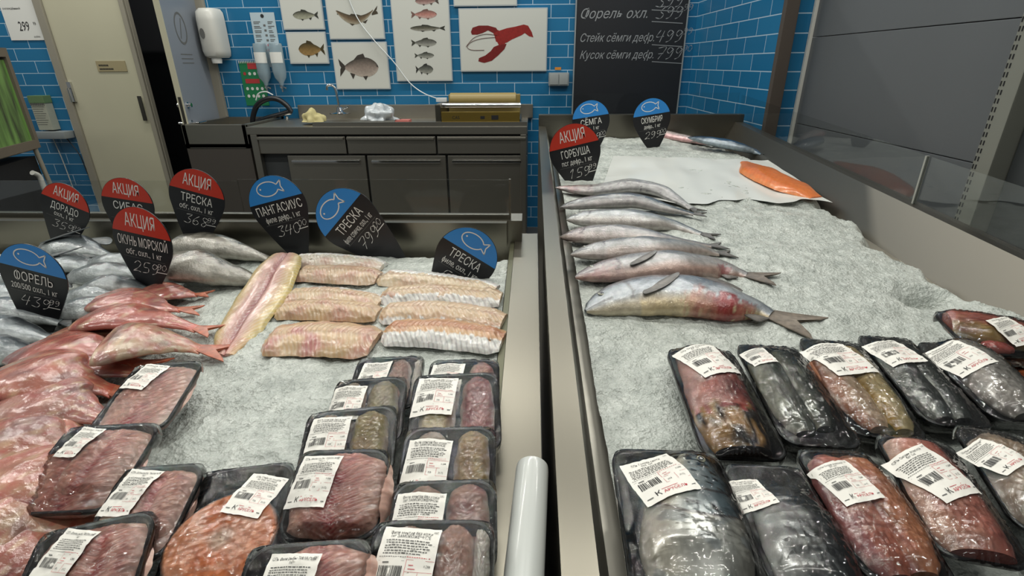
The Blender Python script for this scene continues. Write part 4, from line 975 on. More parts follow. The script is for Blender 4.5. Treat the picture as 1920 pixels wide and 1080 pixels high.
whole_fish('headless_cod', 'brown grey headless cod, the nearer of two behind the redfish tails', 'fish', [(322, 504, .02), (370, 502, .03), (410, 512, .02), (455, 522, .01), (500, 530)], 1.15, cod_col(2), prof=COD, pec=False, heads=0, tails=.05, tailc='6a665c')
# --- redfish
RED = [(0, .030, .042, .010), (.03, .036, .048, .017), (.15, .038, .050, .020), (.35, .034, .040, .019), (.55, .026, .026, .015), (.75, .015, .014, .010), (.92, .010, .009, .006), (1, .010, .010, .004)]
FAT[id(RED)] = (1.7, 1.05)
def red_col(a, b, c_, seed):
    a, b, c_ = [mixc(lin(q), lin('a07a5c'), .30) for q in (a, b, c_)]
    def f(s, ca, sa):
        v = ca*.5+.8*nz(s*6+seed, ca*2.2, sa+seed*.3)
        q = mixc(b, a, v*2.0) if v > 0 else mixc(b, c_, -v*2.0)
        k2 = nz(s*14+seed*2, ca*4, 7)
        if k2 > .15: q = mixc(q, lin('a0504a'), min(.6, (k2-.15)*3))
        if k2 < -.2: q = mixc(q, lin('c0a080'), min(.7, (-k2-.2)*3))
        k3 = nz(s*4+seed*3, ca*1.5, 11)
        if k3 > .22: q = mixc(q, lin('6e5458'), min(.5, (k3-.22)*3))
        if s > .8: q = mixc(q, lin('c05030'), (s-.8)*3)
        if s < .03: q = mixc(q, lin('c8a890'), .6)
        return q
    return f
reds = [
 ([(285, 540, .02), (320, 548, .02), (350, 552, .015), (372, 554, .01)], .62, 'b86a66', 'b0605c', 'a05250', 'small redfish peeking out right of the redfish sign point'),
 ([(207, 556, .03), (250, 566, .035), (300, 576, .03), (340, 582, .015)], .85, 'c27e76', 'bc6c66', 'b05c58', 'pink redfish, topmost of the heap below the redfish sign'),
 ([(178, 592, .035), (240, 592, .04), (310, 602, .03), (372, 618, .015)], .85, 'b86a60', 'b4605c', 'a8504c', 'pink redfish wedged below the topmost one with an orange tail'),
 ([(202, 644, .055), (260, 636, .05), (325, 644, .035), (378, 656, .015)], 1.05, 'a88e72', 'b87a68', 'bfae94', 'beige skinned redfish with a dark spot, tail pointing right'),
 ([(120, 625, .01), (165, 628, .015), (210, 640, .01), (250, 655, .005)], .75, 'b0806c', 'b07464', 'a06050', 'beige pink redfish left of the spotted one'),
 ([(86, 646, .025), (140, 656, .035), (200, 668, .03), (262, 684, .02)], .95, 'b0625c', 'aa5450', 'a04a48', 'red pink fish directly under the trout sign point'),
 ([(95, 675, .02), (150, 682, .025), (215, 692, .02), (290, 700, .01)], .9, 'b4645c', 'b05a54', 'a04e48', 'red fish whose tail runs to the topmost packed tray'),
 ([(40, 690, .04), (95, 702, .045), (150, 718, .035), (215, 735, .01)], 1.15, 'b46a60', 'b06258', 'a65c54', 'broad pink redfish at the left, above the bruised one'),
 ([(58, 735, .03), (105, 755, .04), (150, 770, .035), (205, 790, .02)], 1.0, '8a6468', 'a46060', 'b08880', 'greyish bruised redfish above the middle packed tray'),
 ([(10, 745, .02), (55, 775, .03), (110, 805, .03), (165, 830, .01)], 1.05, 'b86858', 'b45a4e', 'a85044', 'orange red fish lying left of the bruised one'),
 ([(-30, 800, .02), (20, 830, .035), (75, 865, .03), (125, 905, .01)], 1.15, '8a5a52', '9e5e56', 'b08270', 'dark mottled redfish at the left edge of the heap'),
 ([(-40, 880, .015), (30, 905, .03), (100, 925, .03), (180, 945, .01)], 1.2, 'b87e68', 'b06a60', 'a85a54', 'pink redfish beside the lower packed tray at the left edge'),
 ([(-60, 950, .01), (10, 965, .025), (80, 975, .02), (150, 985, .005)], 1.15, 'b08870', 'a8705e', 'b89c84', 'beige bellied redfish at the bottom left corner'),
 ([(-60, 1040, .0), (0, 1040, .01), (60, 1050, .01), (110, 1060, .0)], 1.1, 'a05c54', '96504c', '904844', 'dark pink redfish at the very bottom left corner')]
for i, (pts, sc, a, b, c_, lab) in enumerate(reds):
    t = whole_fish('headless_redfish', lab, 'fish', pts, sc, red_col(a, b, c_, i), prof=RED, pec=False, heads=0, tails=.055, tailc='b8603e', matn='redskin', lift=.8)
    if 'dark spot' in lab:
        p = ice(232, 616, .055+.024); g = G(); V = [(p.x+.006*math.cos(q), p.y+.007*math.sin(q), p.z+.0005) for q in np.linspace(0, 6.28, 13)[:-1]]
        V += [(p.x+.003*math.cos(q), p.y+.004*math.sin(q), p.z+.002) for q in np.linspace(0, 6.28, 13)[:-1]]
        g.add(V, [(k, (k+1) % 12, 12+(k+1) % 12, 12+k) for k in range(12)]+[tuple(range(12, 24))], 0, lin('5a4038')); g.build('dark_spot', 'flesh', t)

# ================================================================== FILLETS
def fillet_geo(path, wl, wr, th, colf, nseg=60, nv=25, ridge=.0, groove=0, freq=26, up_=Vector((0, 0, 1)), seed=0, chev=.25, wav=.003, rnd=(3.2, .6)):
    P = spline(path, nseg); g = G(); R_ = []; Cc = []; B_ = []
    for i, p in enumerate(P):
        s = i/(nseg-1); t = (P[min(i+1, nseg-1)]-P[max(i-1, 0)]).normalized(); n = up_.cross(t).normalized()
        a = interp(wl, s)[0]; b = interp(wr, s)[0]; h = interp(th, s)[0]; row = []; cr = []; br = []
        for j in range(nv):
            v = -1+2*j/(nv-1); off = v*(a if v > 0 else b); off += wav*nz(s*8+seed, v*3, 2)*(abs(v) > .5)
            z = h*(max(0, 1-abs(v)**rnd[0]))**rnd[1]
            z -= groove*math.exp(-(v/.12)**2)*h
            z += ridge*math.sin((s-chev*abs(v))*freq*2*math.pi)*(1-abs(v)**4)
            z += .0012*nz(s*14+seed, v*5, 5)
            row.append(p+n*off+up_*z); cr.append(colf(s, v)); br.append(p+n*off*.97-up_*.001)
        R_.append(row); Cc.append(cr); B_.append(br)
    g.grid(R_, 0, Cc, flip=True); g.grid(B_, 0, Cc)
    # close the sides and ends
    ring_t = [r[0] for r in R_]; ring_b = [r[0] for r in B_]; g.grid([ring_t, ring_b], 0, [[c[0] for c in Cc]]*2)
    ring_t = [r[-1] for r in R_]; ring_b = [r[-1] for r in B_]; g.grid([ring_b, ring_t], 0, [[c[-1] for c in Cc]]*2)
    g.grid([R_[0], B_[0]], 0, [Cc[0]]*2, flip=True); g.grid([R_[-1], B_[-1]], 0, [Cc[-1]]*2)
    return g
def pang_col(s, v):
    e = lin('c8b472'); m = lin('c69c90'); d = lin('8a3c44')
    c_ = mixc(m, e, (abs(v)-.35)*1.8); c_ = mixc(c_, d, (math.exp(-(v/.10)**2)*.9+.35*math.exp(-(v/.35)**2))*(.6+.4*(1-s)))
    if s < .12: c_ = mixc(c_, lin('c47e6a'), .4)
    return mixc(c_, lin('d8d2c4'), .35*(math.sin((s-.2*abs(v))*60*math.pi) > .4))
pts = [ice(420, 668, .008), ice(455, 612, .012), ice(497, 550, .022), ice(520, 508, .04), ice(542, 478, .045)]
t = thing('pangasius_fillet', pts[2], 'long butterflied pangasius fillet with yellow edges and a pink central groove', 'fish fillet')
fillet_geo(pts, [(0, .020), (.2, .050), (.5, .062), (.8, .055), (.93, .048), (1, .024)], [(0, .020), (.2, .050), (.5, .062), (.8, .055), (.93, .042), (1, .020)], [(0, .006), (.3, .017), (.7, .02), (.95, .016), (1, .006)], pang_col, ridge=.0006, groove=.55, freq=34, nseg=90, nv=33).build('flesh', 'flesh', t)
def loin_col(seed, base='c4ae90', pinky='b88478', white=.0, wpos=1, brown=0):
    b, p, w_ = lin(base), lin(pinky), lin('dcdad4'); br = lin('a8683e')
    def f(s, v):
        k = nz(s*5+seed, v*2, 1)
        c_ = mixc(b, p, k*1.6+.15); 
        st = math.sin((s-.12*abs(v))*46*math.pi+nz(s*9, v*6, seed))
        c_ = mixc(c_, mixc(b, (.9, .85, .75), .4), .35*max(0, st))
        if brown: c_ = mixc(c_, br, .75*math.exp(-((v-.15)/.3)**2))
        if white and v*wpos > 1-white-.25*nz(s*16+seed, v*4, 9): c_ = mixc(w_, lin('8a8486'), .5*(st > .55))
        return c_
    return f
loins = [ # right end px is last
 ([(553, 492), (620, 494), (720, 502)], .030, 'c8c0b0', 'c0a090', .9, 1, 0, 'white skinned cod loin at the back of the left stack'),
 ([(560, 515), (640, 518), (712, 522)], .034, 'bfa486', 'b58a78', .0, 1, 0, 'ridged tan cod loin second from the back of the left stack'),
 ([(540, 560), (620, 562), (715, 572)], .036, 'c0a684', 'b88e78', .55, 1, 0, 'cod loin with a strip of white skin in the left stack'),
 ([(522, 586), (610, 584), (712, 590)], .030, 'bea07a', 'b0826c', .0, 1, 0, 'plain tan cod loin just behind the front pink one'),
 ([(503, 640), (600, 636), (706, 642)], .048, 'bfa078', 'b0706a', .0, 1, 0, 'broad pink tan cod loin at the front of the left stack'),
 ([(716, 522), (820, 534), (930, 548)], .034, 'c4b090', 'b89a80', .9, 1, 0, 'cod fillet under torn white skin at the back of the right stack'),
 ([(716, 558), (820, 556), (940, 562)], .034, 'bfa684', 'b08a76', .45, -1, 0, 'cod fillet with striped silvery edge in the middle of the right stack'),
 ([(716, 590), (820, 590), (945, 604)], .036, 'c0a482', 'b08a70', .2, -1, 0, 'tan cod fillet above the brown one in the right stack'),
 ([(722, 626), (830, 628), (944, 640)], .040, 'c0996c', 'a8683e', .55, -1, 1, 'brown streaked cod fillet with silver herringbone skin at the front of the right stack')]
for i, (pp, hw, ba, pk, wh, wp, br, lab) in enumerate(loins):
    pts = [ice(x, y, .004+(.010 if i in (0, 1, 5, 6) else .006)) for x, y in pp]
    hw *= 1.5; t = thing('cod_fillet', pts[1], lab, 'fish fillet', 'cod fillets stacked in two rows')
    fillet_geo(pts, [(0, hw*.55), (.06, hw*.92), (.4, hw*1.05), (.92, hw*(.95-.08*(i % 3))), (1, hw*.7)], [(0, hw*.6), (.05, hw*.9), (.5, hw*(1.0+.05*(i % 2))), (.92, hw), (1, hw*.75)], [(0, .010), (.07, .022), (.5, .026), (.9, .023), (1, .012)], loin_col(i, ba, pk, wh, wp, br), ridge=.0011, groove=.06, freq=21, seed=i, chev=.12, nseg=110, wav=.008, rnd=(2.3, .75)).build('flesh', 'flesh', t)
# salmon fillet + plastic sheet in the right case
pts = [ice(1395, 306, .012), ice(1430, 330, .016), ice(1480, 352, .016), ice(1532, 372, .010)]
t = thing('salmon_fillet', pts[1], 'bright orange salmon fillet lying on the plastic sheet', 'fish fillet')
def salf(s, v): return mixc(lin('d9722e'), lin('e09a62'), .5*max(0, math.sin((s-.15*abs(v))*50*math.pi))*.6+(abs(v) > .85)*.3)
pts2 = [pts[0], pts[1], pts[2], pts[3]]
fillet_geo(pts2, [(0, .03), (.25, .085), (.7, .085), (1, .03)], [(0, .02), (.25, .075), (.7, .08), (1, .04)], [(0, .010), (.3, .03), (.8, .022), (1, .008)], salf, ridge=.0006, freq=24, seed=4).build('flesh', 'flesh', t)
g = G(); rows = []
cs = [ice(1120, 376, .012), ice(1562, 380, .012), ice(1440, 300, .012), ice(1150, 292, .012)]
for i in range(60):
    v = i/59; r = []
    for j in range(80):
        u = j/79; a = cs[0].lerp(cs[1], u); b = cs[3].lerp(cs[2], u); q = a.lerp(b, v)
        q = q+Vector((.05*nz(v*4, 9, 1)*max(0, u-.7), .16*nz(u*4, 3, 1)*max(0, 1-v*1.6)+.03*nz(u*14, 3, 2)*max(0, 1-v*4), .008*nz(u*5, v*3, 4)+.003*nz(u*13, v*5, 7))); r.append(q)
    rows.append(r)
g.grid(rows); tag(g.build('plastic_sheet', 'sheet', None), 'rumpled translucent plastic sheet spread over the ice under the orange fillet', 'plastic sheet')

# ================================================================== PACKED TRAYS
def rrect(w_, l_, r, n=8):
    P = []
    for cx, cy, a0 in ((w_/2-r, l_/2-r, 0), (-w_/2+r, l_/2-r, 90), (-w_/2+r, -l_/2+r, 180), (w_/2-r, -l_/2+r, 270)):
        for k in range(n+1): a = math.radians(a0+90*k/n); P.append((cx+r*math.cos(a), cy+r*math.sin(a)))
    return P
RIM = .024
def tray_geo(w_, l_):
    g = G(); r = .028
    lv = [(-.022, 0), (-.020, .001), (-.004, .019), (0, .020), (0, .0235), (-.0012, .0245), (-.0042, .0245), (-.0058, .0225), (-.017, .006), (-.021, .0045)]
    rows = [[(x, y, z) for x, y in rrect(w_+2*i, l_+2*i, max(.006, r+i))] for i, z in lv]
    rows = [r_+[r_[0]] for r_ in rows]; g.grid(rows)
    n = len(rows[0])-1; g.add(rows[0][:n], [tuple(range(n))[::-1]]); g.add(rows[-1][:n], [tuple(range(n))])
    return g
TITLES = {'a': ('Филе минтая без кожи', '1кг ЗАМОРОЖЕННОЕ'), 't': ('СПь Филе рыбы ТИЛАПИЯ', '1кг'), 's': ('СПь Стейк из лосося', '1кг охл. весовой'), 'h': ('СПь Голова семги', 'охл. 1кг'), 'k': ('СПь Окунь морской', 'б/г 1кг'), 'm': ('СПь Минтай потрошен', 'охлажденный 1кг')}
def label_print(kind):
    """flat label 1 wide x 1.28 high: list of (verts2d, faces, material index)"""
    out = []; r = random.Random(kind)
    def rect(x0, y0, x1, y1, mi): out.append(([(x0, y0), (x1, y0), (x1, y1), (x0, y1)], [(0, 1, 2, 3)], mi))
    t1, t2 = TITLES[kind]
    for s, y in ((t1, 1.15), (t2, 1.08)):
        v, f = text_geo(s, .078 if len(s) < 22 else .07, .012, 0, .86, 'CENTER', 1); out.append(([(x+.5, yy+y) for x, yy in v], f, 1))
    v, f = text_geo('ЕАС', .05, .01, 0, .8, 'LEFT', 1); out.append(([(x+.88, yy+1.19) for x, yy in v], f, 1))
    for k in range(6):
        y = 1.02-k*.043; x = .09+.02*r.random()
        while x < .84-.1*(k == 5):
            w_ = .02+.05*r.random(); rect(x, y, x+w_, y+.017, 3); x += w_+.014
    x = .05
    while x < .93: rect(x, .755, x+.028, .765, 2 if x > .5 else 3); x += .04
    rect(.05, .70, .5, .703, 3)
    rect(.13, .66, .24, .68, 3)
    x = .09
    while x < .47: w_ = .006+.014*r.random(); rect(x, .42, x+w_, .62, 1); x += w_+.006+.012*r.random()
    for (x0, y0, x1, y1) in ((.53, .36, .99, .365), (.53, .72, .99, .725), (.53, .36, .535, .72), (.53, .54, .99, .545), (.75, .36, .755, .54)): rect(x0, y0, x1, y1, 2)
    for s, x, y in (('1.200', .83, .62), ('358', .58, .41), ('39.72', .80, .41)):
        v, f = text_geo(s if s != '1.200' else '0.288', .062, .02, 0, .8, 'LEFT', 1); out.append(([(xx+x, yy+y) for xx, yy in v], f, 1))
    rect(.58, .64, .66, .65, 2); rect(.58, .58, .70, .59, 2)
    v, f = text_geo('К', .17, .03, 0, 1, 'LEFT', 1); out.append(([(x+.22, y+.12) for x, y in v], f, 1))
    v, f = text_geo('АРУСЕЛЬ', .10, .02, 0, .95, 'LEFT', 1); out.append(([(x+.37, y+.12) for x, y in v], f, 2))
    rect(.36, .23, .66, .24, 2); rect(.06, .13, .17, .15, 3); rect(.88, .12, .95, .14, 3)
    return out
_lp = {}
def pack(quad, dzf, dzn, label, contents, lab=None, kind='a', L=None, name='packed_fish_tray', cat='packed fish', group=None):
    tl, tr, br, bl = quad
    A_, B_, C_, E_ = ice(*tl, dzf+RIM), ice(*tr, dzf+RIM), ice(*br, dzn+RIM), ice(*bl, dzn+RIM)
    far, near = (A_+B_)/2, (C_+E_)/2
    yv = (far-near); l_ = yv.length; yv.normalize()
    if L: near = far-yv*L; l_ = L
    xr = ((B_-A_)+(C_-E_))/2; zv = xr.cross(yv).normalized(); xv = yv.cross(zv).normalized()
    w_ = abs(((B_-A_).dot(xv)*.6+(C_-E_).dot(xv)*.4))
    c0 = (far+near)/2-zv*RIM
    t = thing(name, c0, label, cat, group or ('film wrapped trays in the left case' if c0.x < 0 else 'film wrapped trays in the right case'))
    Mx = Matrix((xv, yv, zv)).transposed().to_4x4(); Mx.translation = c0; t.matrix_world = Mx
    tray_geo(w_, l_).build('tray', 'foam', t, world=False)
    # contents in tray coordinates
    OBS = []
    for fn in contents:
        r_ = fn(w_, l_, t)
        for o in (r_ if isinstance(r_, list) else [r_]): OBS += [tuple(v.co) for v in o.data.vertices]
    NX, NY = 57, 85; H_ = np.full((NY, NX), RIM+.0012); ob = np.array(OBS)
    def gx(x): return (x/(w_/2)+1)/2*(NX-1)
    def gy(y): return (y/(l_/2)+1)/2*(NY-1)
    ix = np.clip(np.round(gx(ob[:, 0])).astype(int), 1, NX-2); iy = np.clip(np.round(gy(ob[:, 1])).astype(int), 1, NY-2)
    O = np.full((NY, NX), -1.0)
    np.maximum.at(O, (iy, ix), ob[:, 2]+.0012)
    for k in range(2):
        O[1:-1, 1:-1] = np.maximum(O[1:-1, 1:-1], np.maximum(np.maximum(O[:-2, 1:-1], O[2:, 1:-1]), np.maximum(O[1:-1, :-2], O[1:-1, 2:]))-.0012)
    H_ = np.maximum(H_, O); H_[0] = H_[-1] = RIM+.0012; H_[:, 0] = H_[:, -1] = RIM+.0012
    for k in range(220):
        a = (H_[:-2, 1:-1]+H_[2:, 1:-1]+H_[1:-1, :-2]+H_[1:-1, 2:])/4
        H_[1:-1, 1:-1] = np.maximum(a, O[1:-1, 1:-1])
    wa = random.random()*3; yy_, xx_ = np.mgrid[0:NY, 0:NX]
    for q_ in range(3):
        th_ = wa+q_*1.1; co_, si_ = math.cos(th_), math.sin(th_); ph_ = xx_*co_+yy_*si_; qh_ = -xx_*si_+yy_*co_
        wr_ = np.array([[abs(noise.noise(Vector((ph_[i, j]*.33, qh_[i, j]*.035, wa*9+q_)))) for j in range(1, NX-1)] for i in range(1, NY-1)])
        H_[1:-1, 1:-1] += .0016*np.clip(.28-wr_, 0, 1)/.28*(.3+.7*(H_[1:-1, 1:-1] > O[1:-1, 1:-1]+.0004))*.7
    def hz(x, y):
        fx = min(max(gx(x), 0), NX-1.001); fy = min(max(gy(y), 0), NY-1.001); i, j = int(fy), int(fx); a, b = fy-i, fx-j
        return H_[i, j]*(1-a)*(1-b)+H_[i+1, j]*a*(1-b)+H_[i, j+1]*(1-a)*b+H_[i+1, j+1]*a*b
    sd = random.random()*50; rows = []
    def sq(u, v): return (u*w_/2*(1-.09*abs(v)**10), v*l_/2*(1-.06*abs(u)**10))
    for i in range(-3, NY+3):
        v = -1+2*min(max(i, 0), NY-1)/(NY-1); dr = 0 if 0 <= i < NY else (-i if i < 0 else i-NY+1); row = []
        for j in range(-3, NX+3):
            u = -1+2*min(max(j, 0), NX-1)/(NX-1); dc = 0 if 0 <= j < NX else (-j if j < 0 else j-NX+1)
            x, y = sq(u, v); d = max(dr, dc)
            z = H_[min(max(i, 0), NY-1), min(max(j, 0), NX-1)]+(0.0007*nz(x*90+sd, y*90, 1))
            if d: k = (1.004, .985, .94)[d-1] if True else 1; x *= k; y *= (1.003, .99, .955)[d-1]; z = (.019, .010, .003)[d-1]
            row.append((x, y, z))
        rows.append(row)
    g = G(); g.grid(rows); o = g.build('clear_wrap', 'wrap', t, world=False)
    if lab:
        inv = Mx.inverted()
        def loc(p):
            o_ = inv @ Vector(CAM); d = (inv.to_3x3() @ Vector(ray(*p))); zz = RIM+.012; k = (zz-o_.z)/d.z; return Vector((o_.x+d.x*k, o_.y+d.y*k))
        q0, q1, q2 = loc(lab[0]), loc(lab[1]), loc(lab[2]); ex = q1-q0; wl = ex.length; ex.normalize(); ey = Vector((-ex.y, ex.x))
        hl = wl*1.28
        def m2(x, y, lift): 
            p = q0+ex*x*wl+ey*(y-1.28)*wl; px_, py_ = max(-w_/2, min(w_/2, p.x)), max(-l_/2, min(l_/2, p.y))
            z = hz(px_, py_)+lift
            if p.x != px_ or p.y != py_: z -= .15*(abs(p.x-px_)+abs(p.y-py_))
            return (p.x, p.y, z)
        g = G(); nx_, ny_ = 14, 18
        g.grid([[m2(i/nx_, 1.28*j/ny_, .0012) for i in range(nx_+1)] for j in range(ny_+1)], 0)
        if kind not in _lp: _lp[kind] = label_print(kind)
        for v, f, mi in _lp[kind]: g.add([m2(x, y, .0019) for x, y in v], f, mi)
        g.build('price_label', ['label', 'ink', 'red_ink', 'inkg'], o, world=False)
    return t
# contents builders (tray coordinates, far side = +y) -------------------------------
Z3 = Vector((0, 0, 1))
def c_fillet(x, y0, y1, hw, th, colf, bend=0, z=.009, groove=.1, ridge=.0007, freq=14, name='fillet', seed=0):
    """x,y,hw in fractions of the half width / half length"""
    def fn(w_, l_, t):
        pts = [(x*w_/2, y0*l_/2, z), ((x+bend)*w_/2, (y0+y1)/2*l_/2, z+.001), (x*w_/2, y1*l_/2, z)]; h = hw*w_/2
        return fillet_geo(pts, [(0, h*.5), (.1, h*.9), (.5, h), (.9, h*.85), (1, h*.45)], [(0, h*.45), (.1, h*.85), (.5, h), (.9, h*.85), (1, h*.4)], [(0, th*.5), (.15, th), (.8, th), (1, th*.5)], colf, 110, 31, ridge, groove, freq, seed=seed).build(name, 'flesh', t, world=False)
    return fn
def c_fish(pts, k, colf, prof, dorsal=1, matn='redskin', tail=None, z=.02, eyep=None, name='fish', flat=.6, res=(84, 36), lump=.7):
    def fn(w_, l_, t):
        wm = [p[3]*k for p in prof]
        P_ = [Vector((x*w_/2, y*l_/2, z)) for x, y in pts]
        o, P = sweep_fish(t, P_, [(s, a*k, b*k, c_*k) for s, a, b, c_ in prof], colf, matn, name, dorsal=dorsal, flat=flat, world=False, nseg=res[0], nring=res[1], lump=lump)
        r = [o]
        if tail: r.append(tailfin(t, P, dorsal, tail, lin('6a625a'), world=False))
        if eyep:
            i = int(eyep[0]*(len(P)-1)); tt, nn = frame_at(P, i, dorsal); hd, hv, wl = interp(prof, eyep[0])
            eye(t, P[i]+nn*hd*k*eyep[1]+Vector((0, 0, wl*k*.93)), eyep[2], iris='a8a890', world=False)
        return r
    return fn
def fcol(a, b, d=None, seed=0, stripe=.3, dens=24, groove=None, chev=.3):
    a, b = lin(a), lin(b); d = lin(d) if d else None
    def f(s, v):
        c_ = mixc(a, b, .5+1.4*nz(s*4+seed, v*2, seed))
        st = max(0, math.sin((s-chev*abs(v))*dens*2*math.pi+nz(s*8, v*3, seed)))**.7
        if d:
            w_ = math.exp(-((v-.12*math.sin(s*6+seed))/.33)**2)*(.55+.9*abs(nz(s*5+seed, 1, 2))); c_ = mixc(c_, d, .95*w_); c_ = mixc(c_, mixc(a, (.8, .6, .55), .35), stripe*st*(.3+.9*w_))
        else: c_ = mixc(c_, mixc(a, (.85, .75, .68), .5), stripe*st)
        if abs(v) > .8: c_ = mixc(c_, lin('c8b4a4'), (abs(v)-.8)*2.5)
        return c_
    return f
def tcol(seed):
    A_, B_, R_, W_ = lin('cf9f8c'), lin('bc8272'), lin('a01830'), lin('dcc0b2')
    def f(s, v):
        c_ = mixc(A_, B_, .5+1.8*nz(s*3+seed, v*2, seed))
        c_ = mixc(c_, W_, max(0, abs(v)-.55)*1.1)
        u = v-.15*math.sin(s*5+seed); band = math.exp(-(u/.22)**2)+.45*math.exp(-((abs(u)-.45)/.10)**2)
        band *= .55+1.1*abs(nz(s*4+seed, 1, 2)); ph = math.sin((s-.28*abs(u))*26*2*math.pi+1.2*nz(s*7, v*4, seed))
        c_ = mixc(c_, R_, min(.92, band*(.75+.35*ph)))
        return mixc(c_, lin('e0b8aa'), max(0, -ph-.2)*.38*(.4+band))
    return f
til = lambda sd, x=0, hw=.8, y0=-.99, y1=.97, th=.016: c_fillet(x, y0, y1, min(1.08, hw*1.18), th, tcol(sd), z=.012, seed=sd, groove=.12)
pol = lambda a, b, sd, x=.5, hw=.40, th=.026: c_fillet(x, -.93, .93, hw, th, fcol(a, b, None, sd, .2, 9), seed=sd, groove=.0, ridge=.0003)
gU = 'small fillet trays in the right column of the left case'; gT = 'small fillet trays in the shorter column of the left case'
pack([(808, 675), (936, 675), (938, 780), (790, 780)], .03, .018, 'farthest tray of the column along the steel divider', [pol('b08474', 'a46a62', 1), pol('b49a86', 'a08070', 2, -.4)], [(812, 679), (873, 681), (806, 712)], 'a')
pack([(775, 703), (937, 700), (938, 850), (762, 850)], .045, .022, 'small tray with dark pink meat, second farthest along the steel divider', [pol('9a5a58', '8a4a4c', 3), pol('a89a68', 'a08c60', 4, -.4)], [(786, 704), (860, 706), (780, 773)], 'a')
pack([(762, 803), (930, 800), (930, 955), (735, 955)], .050, .024, 'small tray with olive tan fillet in the middle of the column along the divider', [pol('a58c5a', '9c7c58', 5), pol('a89a88', 'a08878', 6, -.4)], [(768, 822), (850, 826), (756, 893)], 'a')
pack([(742, 900), (930, 902), (935, 1070), (712, 1070)], .052, .026, 'small tray with pink fillet, second nearest along the steel divider', [pol('b08a7c', 'a0706a', 7, .45, .44), pol('a88a78', 'a07c70', 8, -.4)], [(745, 922), (838, 926), (730, 1000)], 'a')
pack([(708, 966), (926, 985), (926, 1230), (650, 1220)], .060, .024, 'nearest small tray by the steel divider, tan fillet with a white edge', [pol('a87e6c', '9c7260', 9, .35, .36, .028), pol('c8c4b8', 'b8b0a4', 10, .8, .16, .022), pol('a88a78', 'a07c70', 12, -.4)], [(722, 982), (829, 992), (700, 1086)], 'a')
pack([(672, 668), (800, 672), (778, 770), (648, 765)], .03, .018, 'farthest tray of the shorter column, brownish pink fillet', [pol('9c7464', '94685c', 13, .3, .34), pol('ccc6bc', 'b8b0a4', 14, .85, .14)], [(682, 674), (737, 675), (667, 710)], 'a')
pack([(632, 712), (765, 708), (750, 840), (600, 835)], .045, .02, 'tray with mottled olive fillet, middle of the shorter column', [pol('968a5e', '8a7c60', 15, .35, .45), pol('a89a88', 'a08878', 16, -.5, .4)], [(628, 724), (690, 724), (615, 778)], 'a')
pack([(580, 770), (745, 764), (738, 905), (550, 900)], .05, .022, 'tray with olive brown fillet, nearest of the shorter column', [pol('988a52', '927848', 17, .4, .42), pol('a8967c', 'a08878', 18, -.5, .4)], [(587, 783), (661, 780), (571, 860)], 'a')
pack([(262, 676), (381, 686), (292, 826), (170, 800)], .04, .02, 'flat fillet tray highest up the slanting row beside the redfish', [til(21, .0, .9)], [(273, 675), (317, 681), (229, 714)], 't')
pack([(140, 787), (300, 806), (190, 985), (20, 945)], .055, .026, 'fillet tray second from the top of the slanting row', [til(22, -.05, .92), til(221, .2, .6, -.7, .7, .024)], [(152, 793), (196, 800), (91, 850)], 't')
pack([(244, 862), (385, 884), (290, 1080), (140, 1040)], .050, .024, 'fillet tray in the slanting row just left of the salmon steak tray', [til(23, .0, .9), til(231, .25, .6, -.7, .8, .024)], [(243, 872), (308, 880), (192, 938)], 't')
pack([(100, 965), (281, 988), (235, 1210), (-10, 1170)], .055, .024, 'nearest fillet tray of the slanting row at the bottom left', [til(24, .0, .9), til(241, .3, .6, -.7, .8, .026)], [(120, 984), (191, 997), (60, 1084)], 't')
def steak(w_, l_, t):
    P = []
    g = G(); n = 40
    def ring(r, z, cx, cy): return [(cx+r*w_*.46*math.cos(a)*(1+.12*math.cos(2*a)), cy+r*l_*.40*math.sin(a)*(1-.1*math.sin(a)), z) for a in np.linspace(0, 2*math.pi, n+1)]
    rows = []; cols = []
    for r, z in ((1, .006), (1.02, .020), (.98, .030), (.9, .033), (.7, .034), (.5, .034), (.3, .0345), (.12, .034), (.01, .034)):
        rows.append(ring(r, z, .0, -.02)); cc = []
        for a in np.linspace(0, 2*math.pi, n+1):
            q = lin('d07a42') if r < .97 else lin('5a5c5c')
            if r < .2: q = lin('c8a890')
            elif r < .97 and math.sin(r*60+3*math.cos(a)) > .6: q = mixc(q, lin('e0b090'), .5)
            cc.append(q)
        cols.append(cc)
    g.grid(rows, 0, cols); return g.build('salmon_steak', 'flesh', t, world=False)
pack([(395, 868), (545, 882), (500, 1150), (255, 1120)], .035, .02, 'salmon steak tray with orange flesh and bright reflections on its wrap', [steak], [(473, 880), (539, 890), (440, 955)], 's')
pack([(566, 842), (735, 845), (702, 1020), (515, 1015)], .065, .03, 'large tilapia fillet tray with red streaks in the bottom middle', [til(31, .1, .92, -.95, .9, .028)], [(569, 850), (646, 856), (541, 944)], 't')
pack([(478, 1010), (690, 1022), (680, 1260), (400, 1240)], .07, .03, 'tilapia fillet tray cut off by the bottom edge in front of the large one', [til(33, .25, .8, -.95, .9, .03)], [(507, 1036), (608, 1041), (486, 1122)], 't')
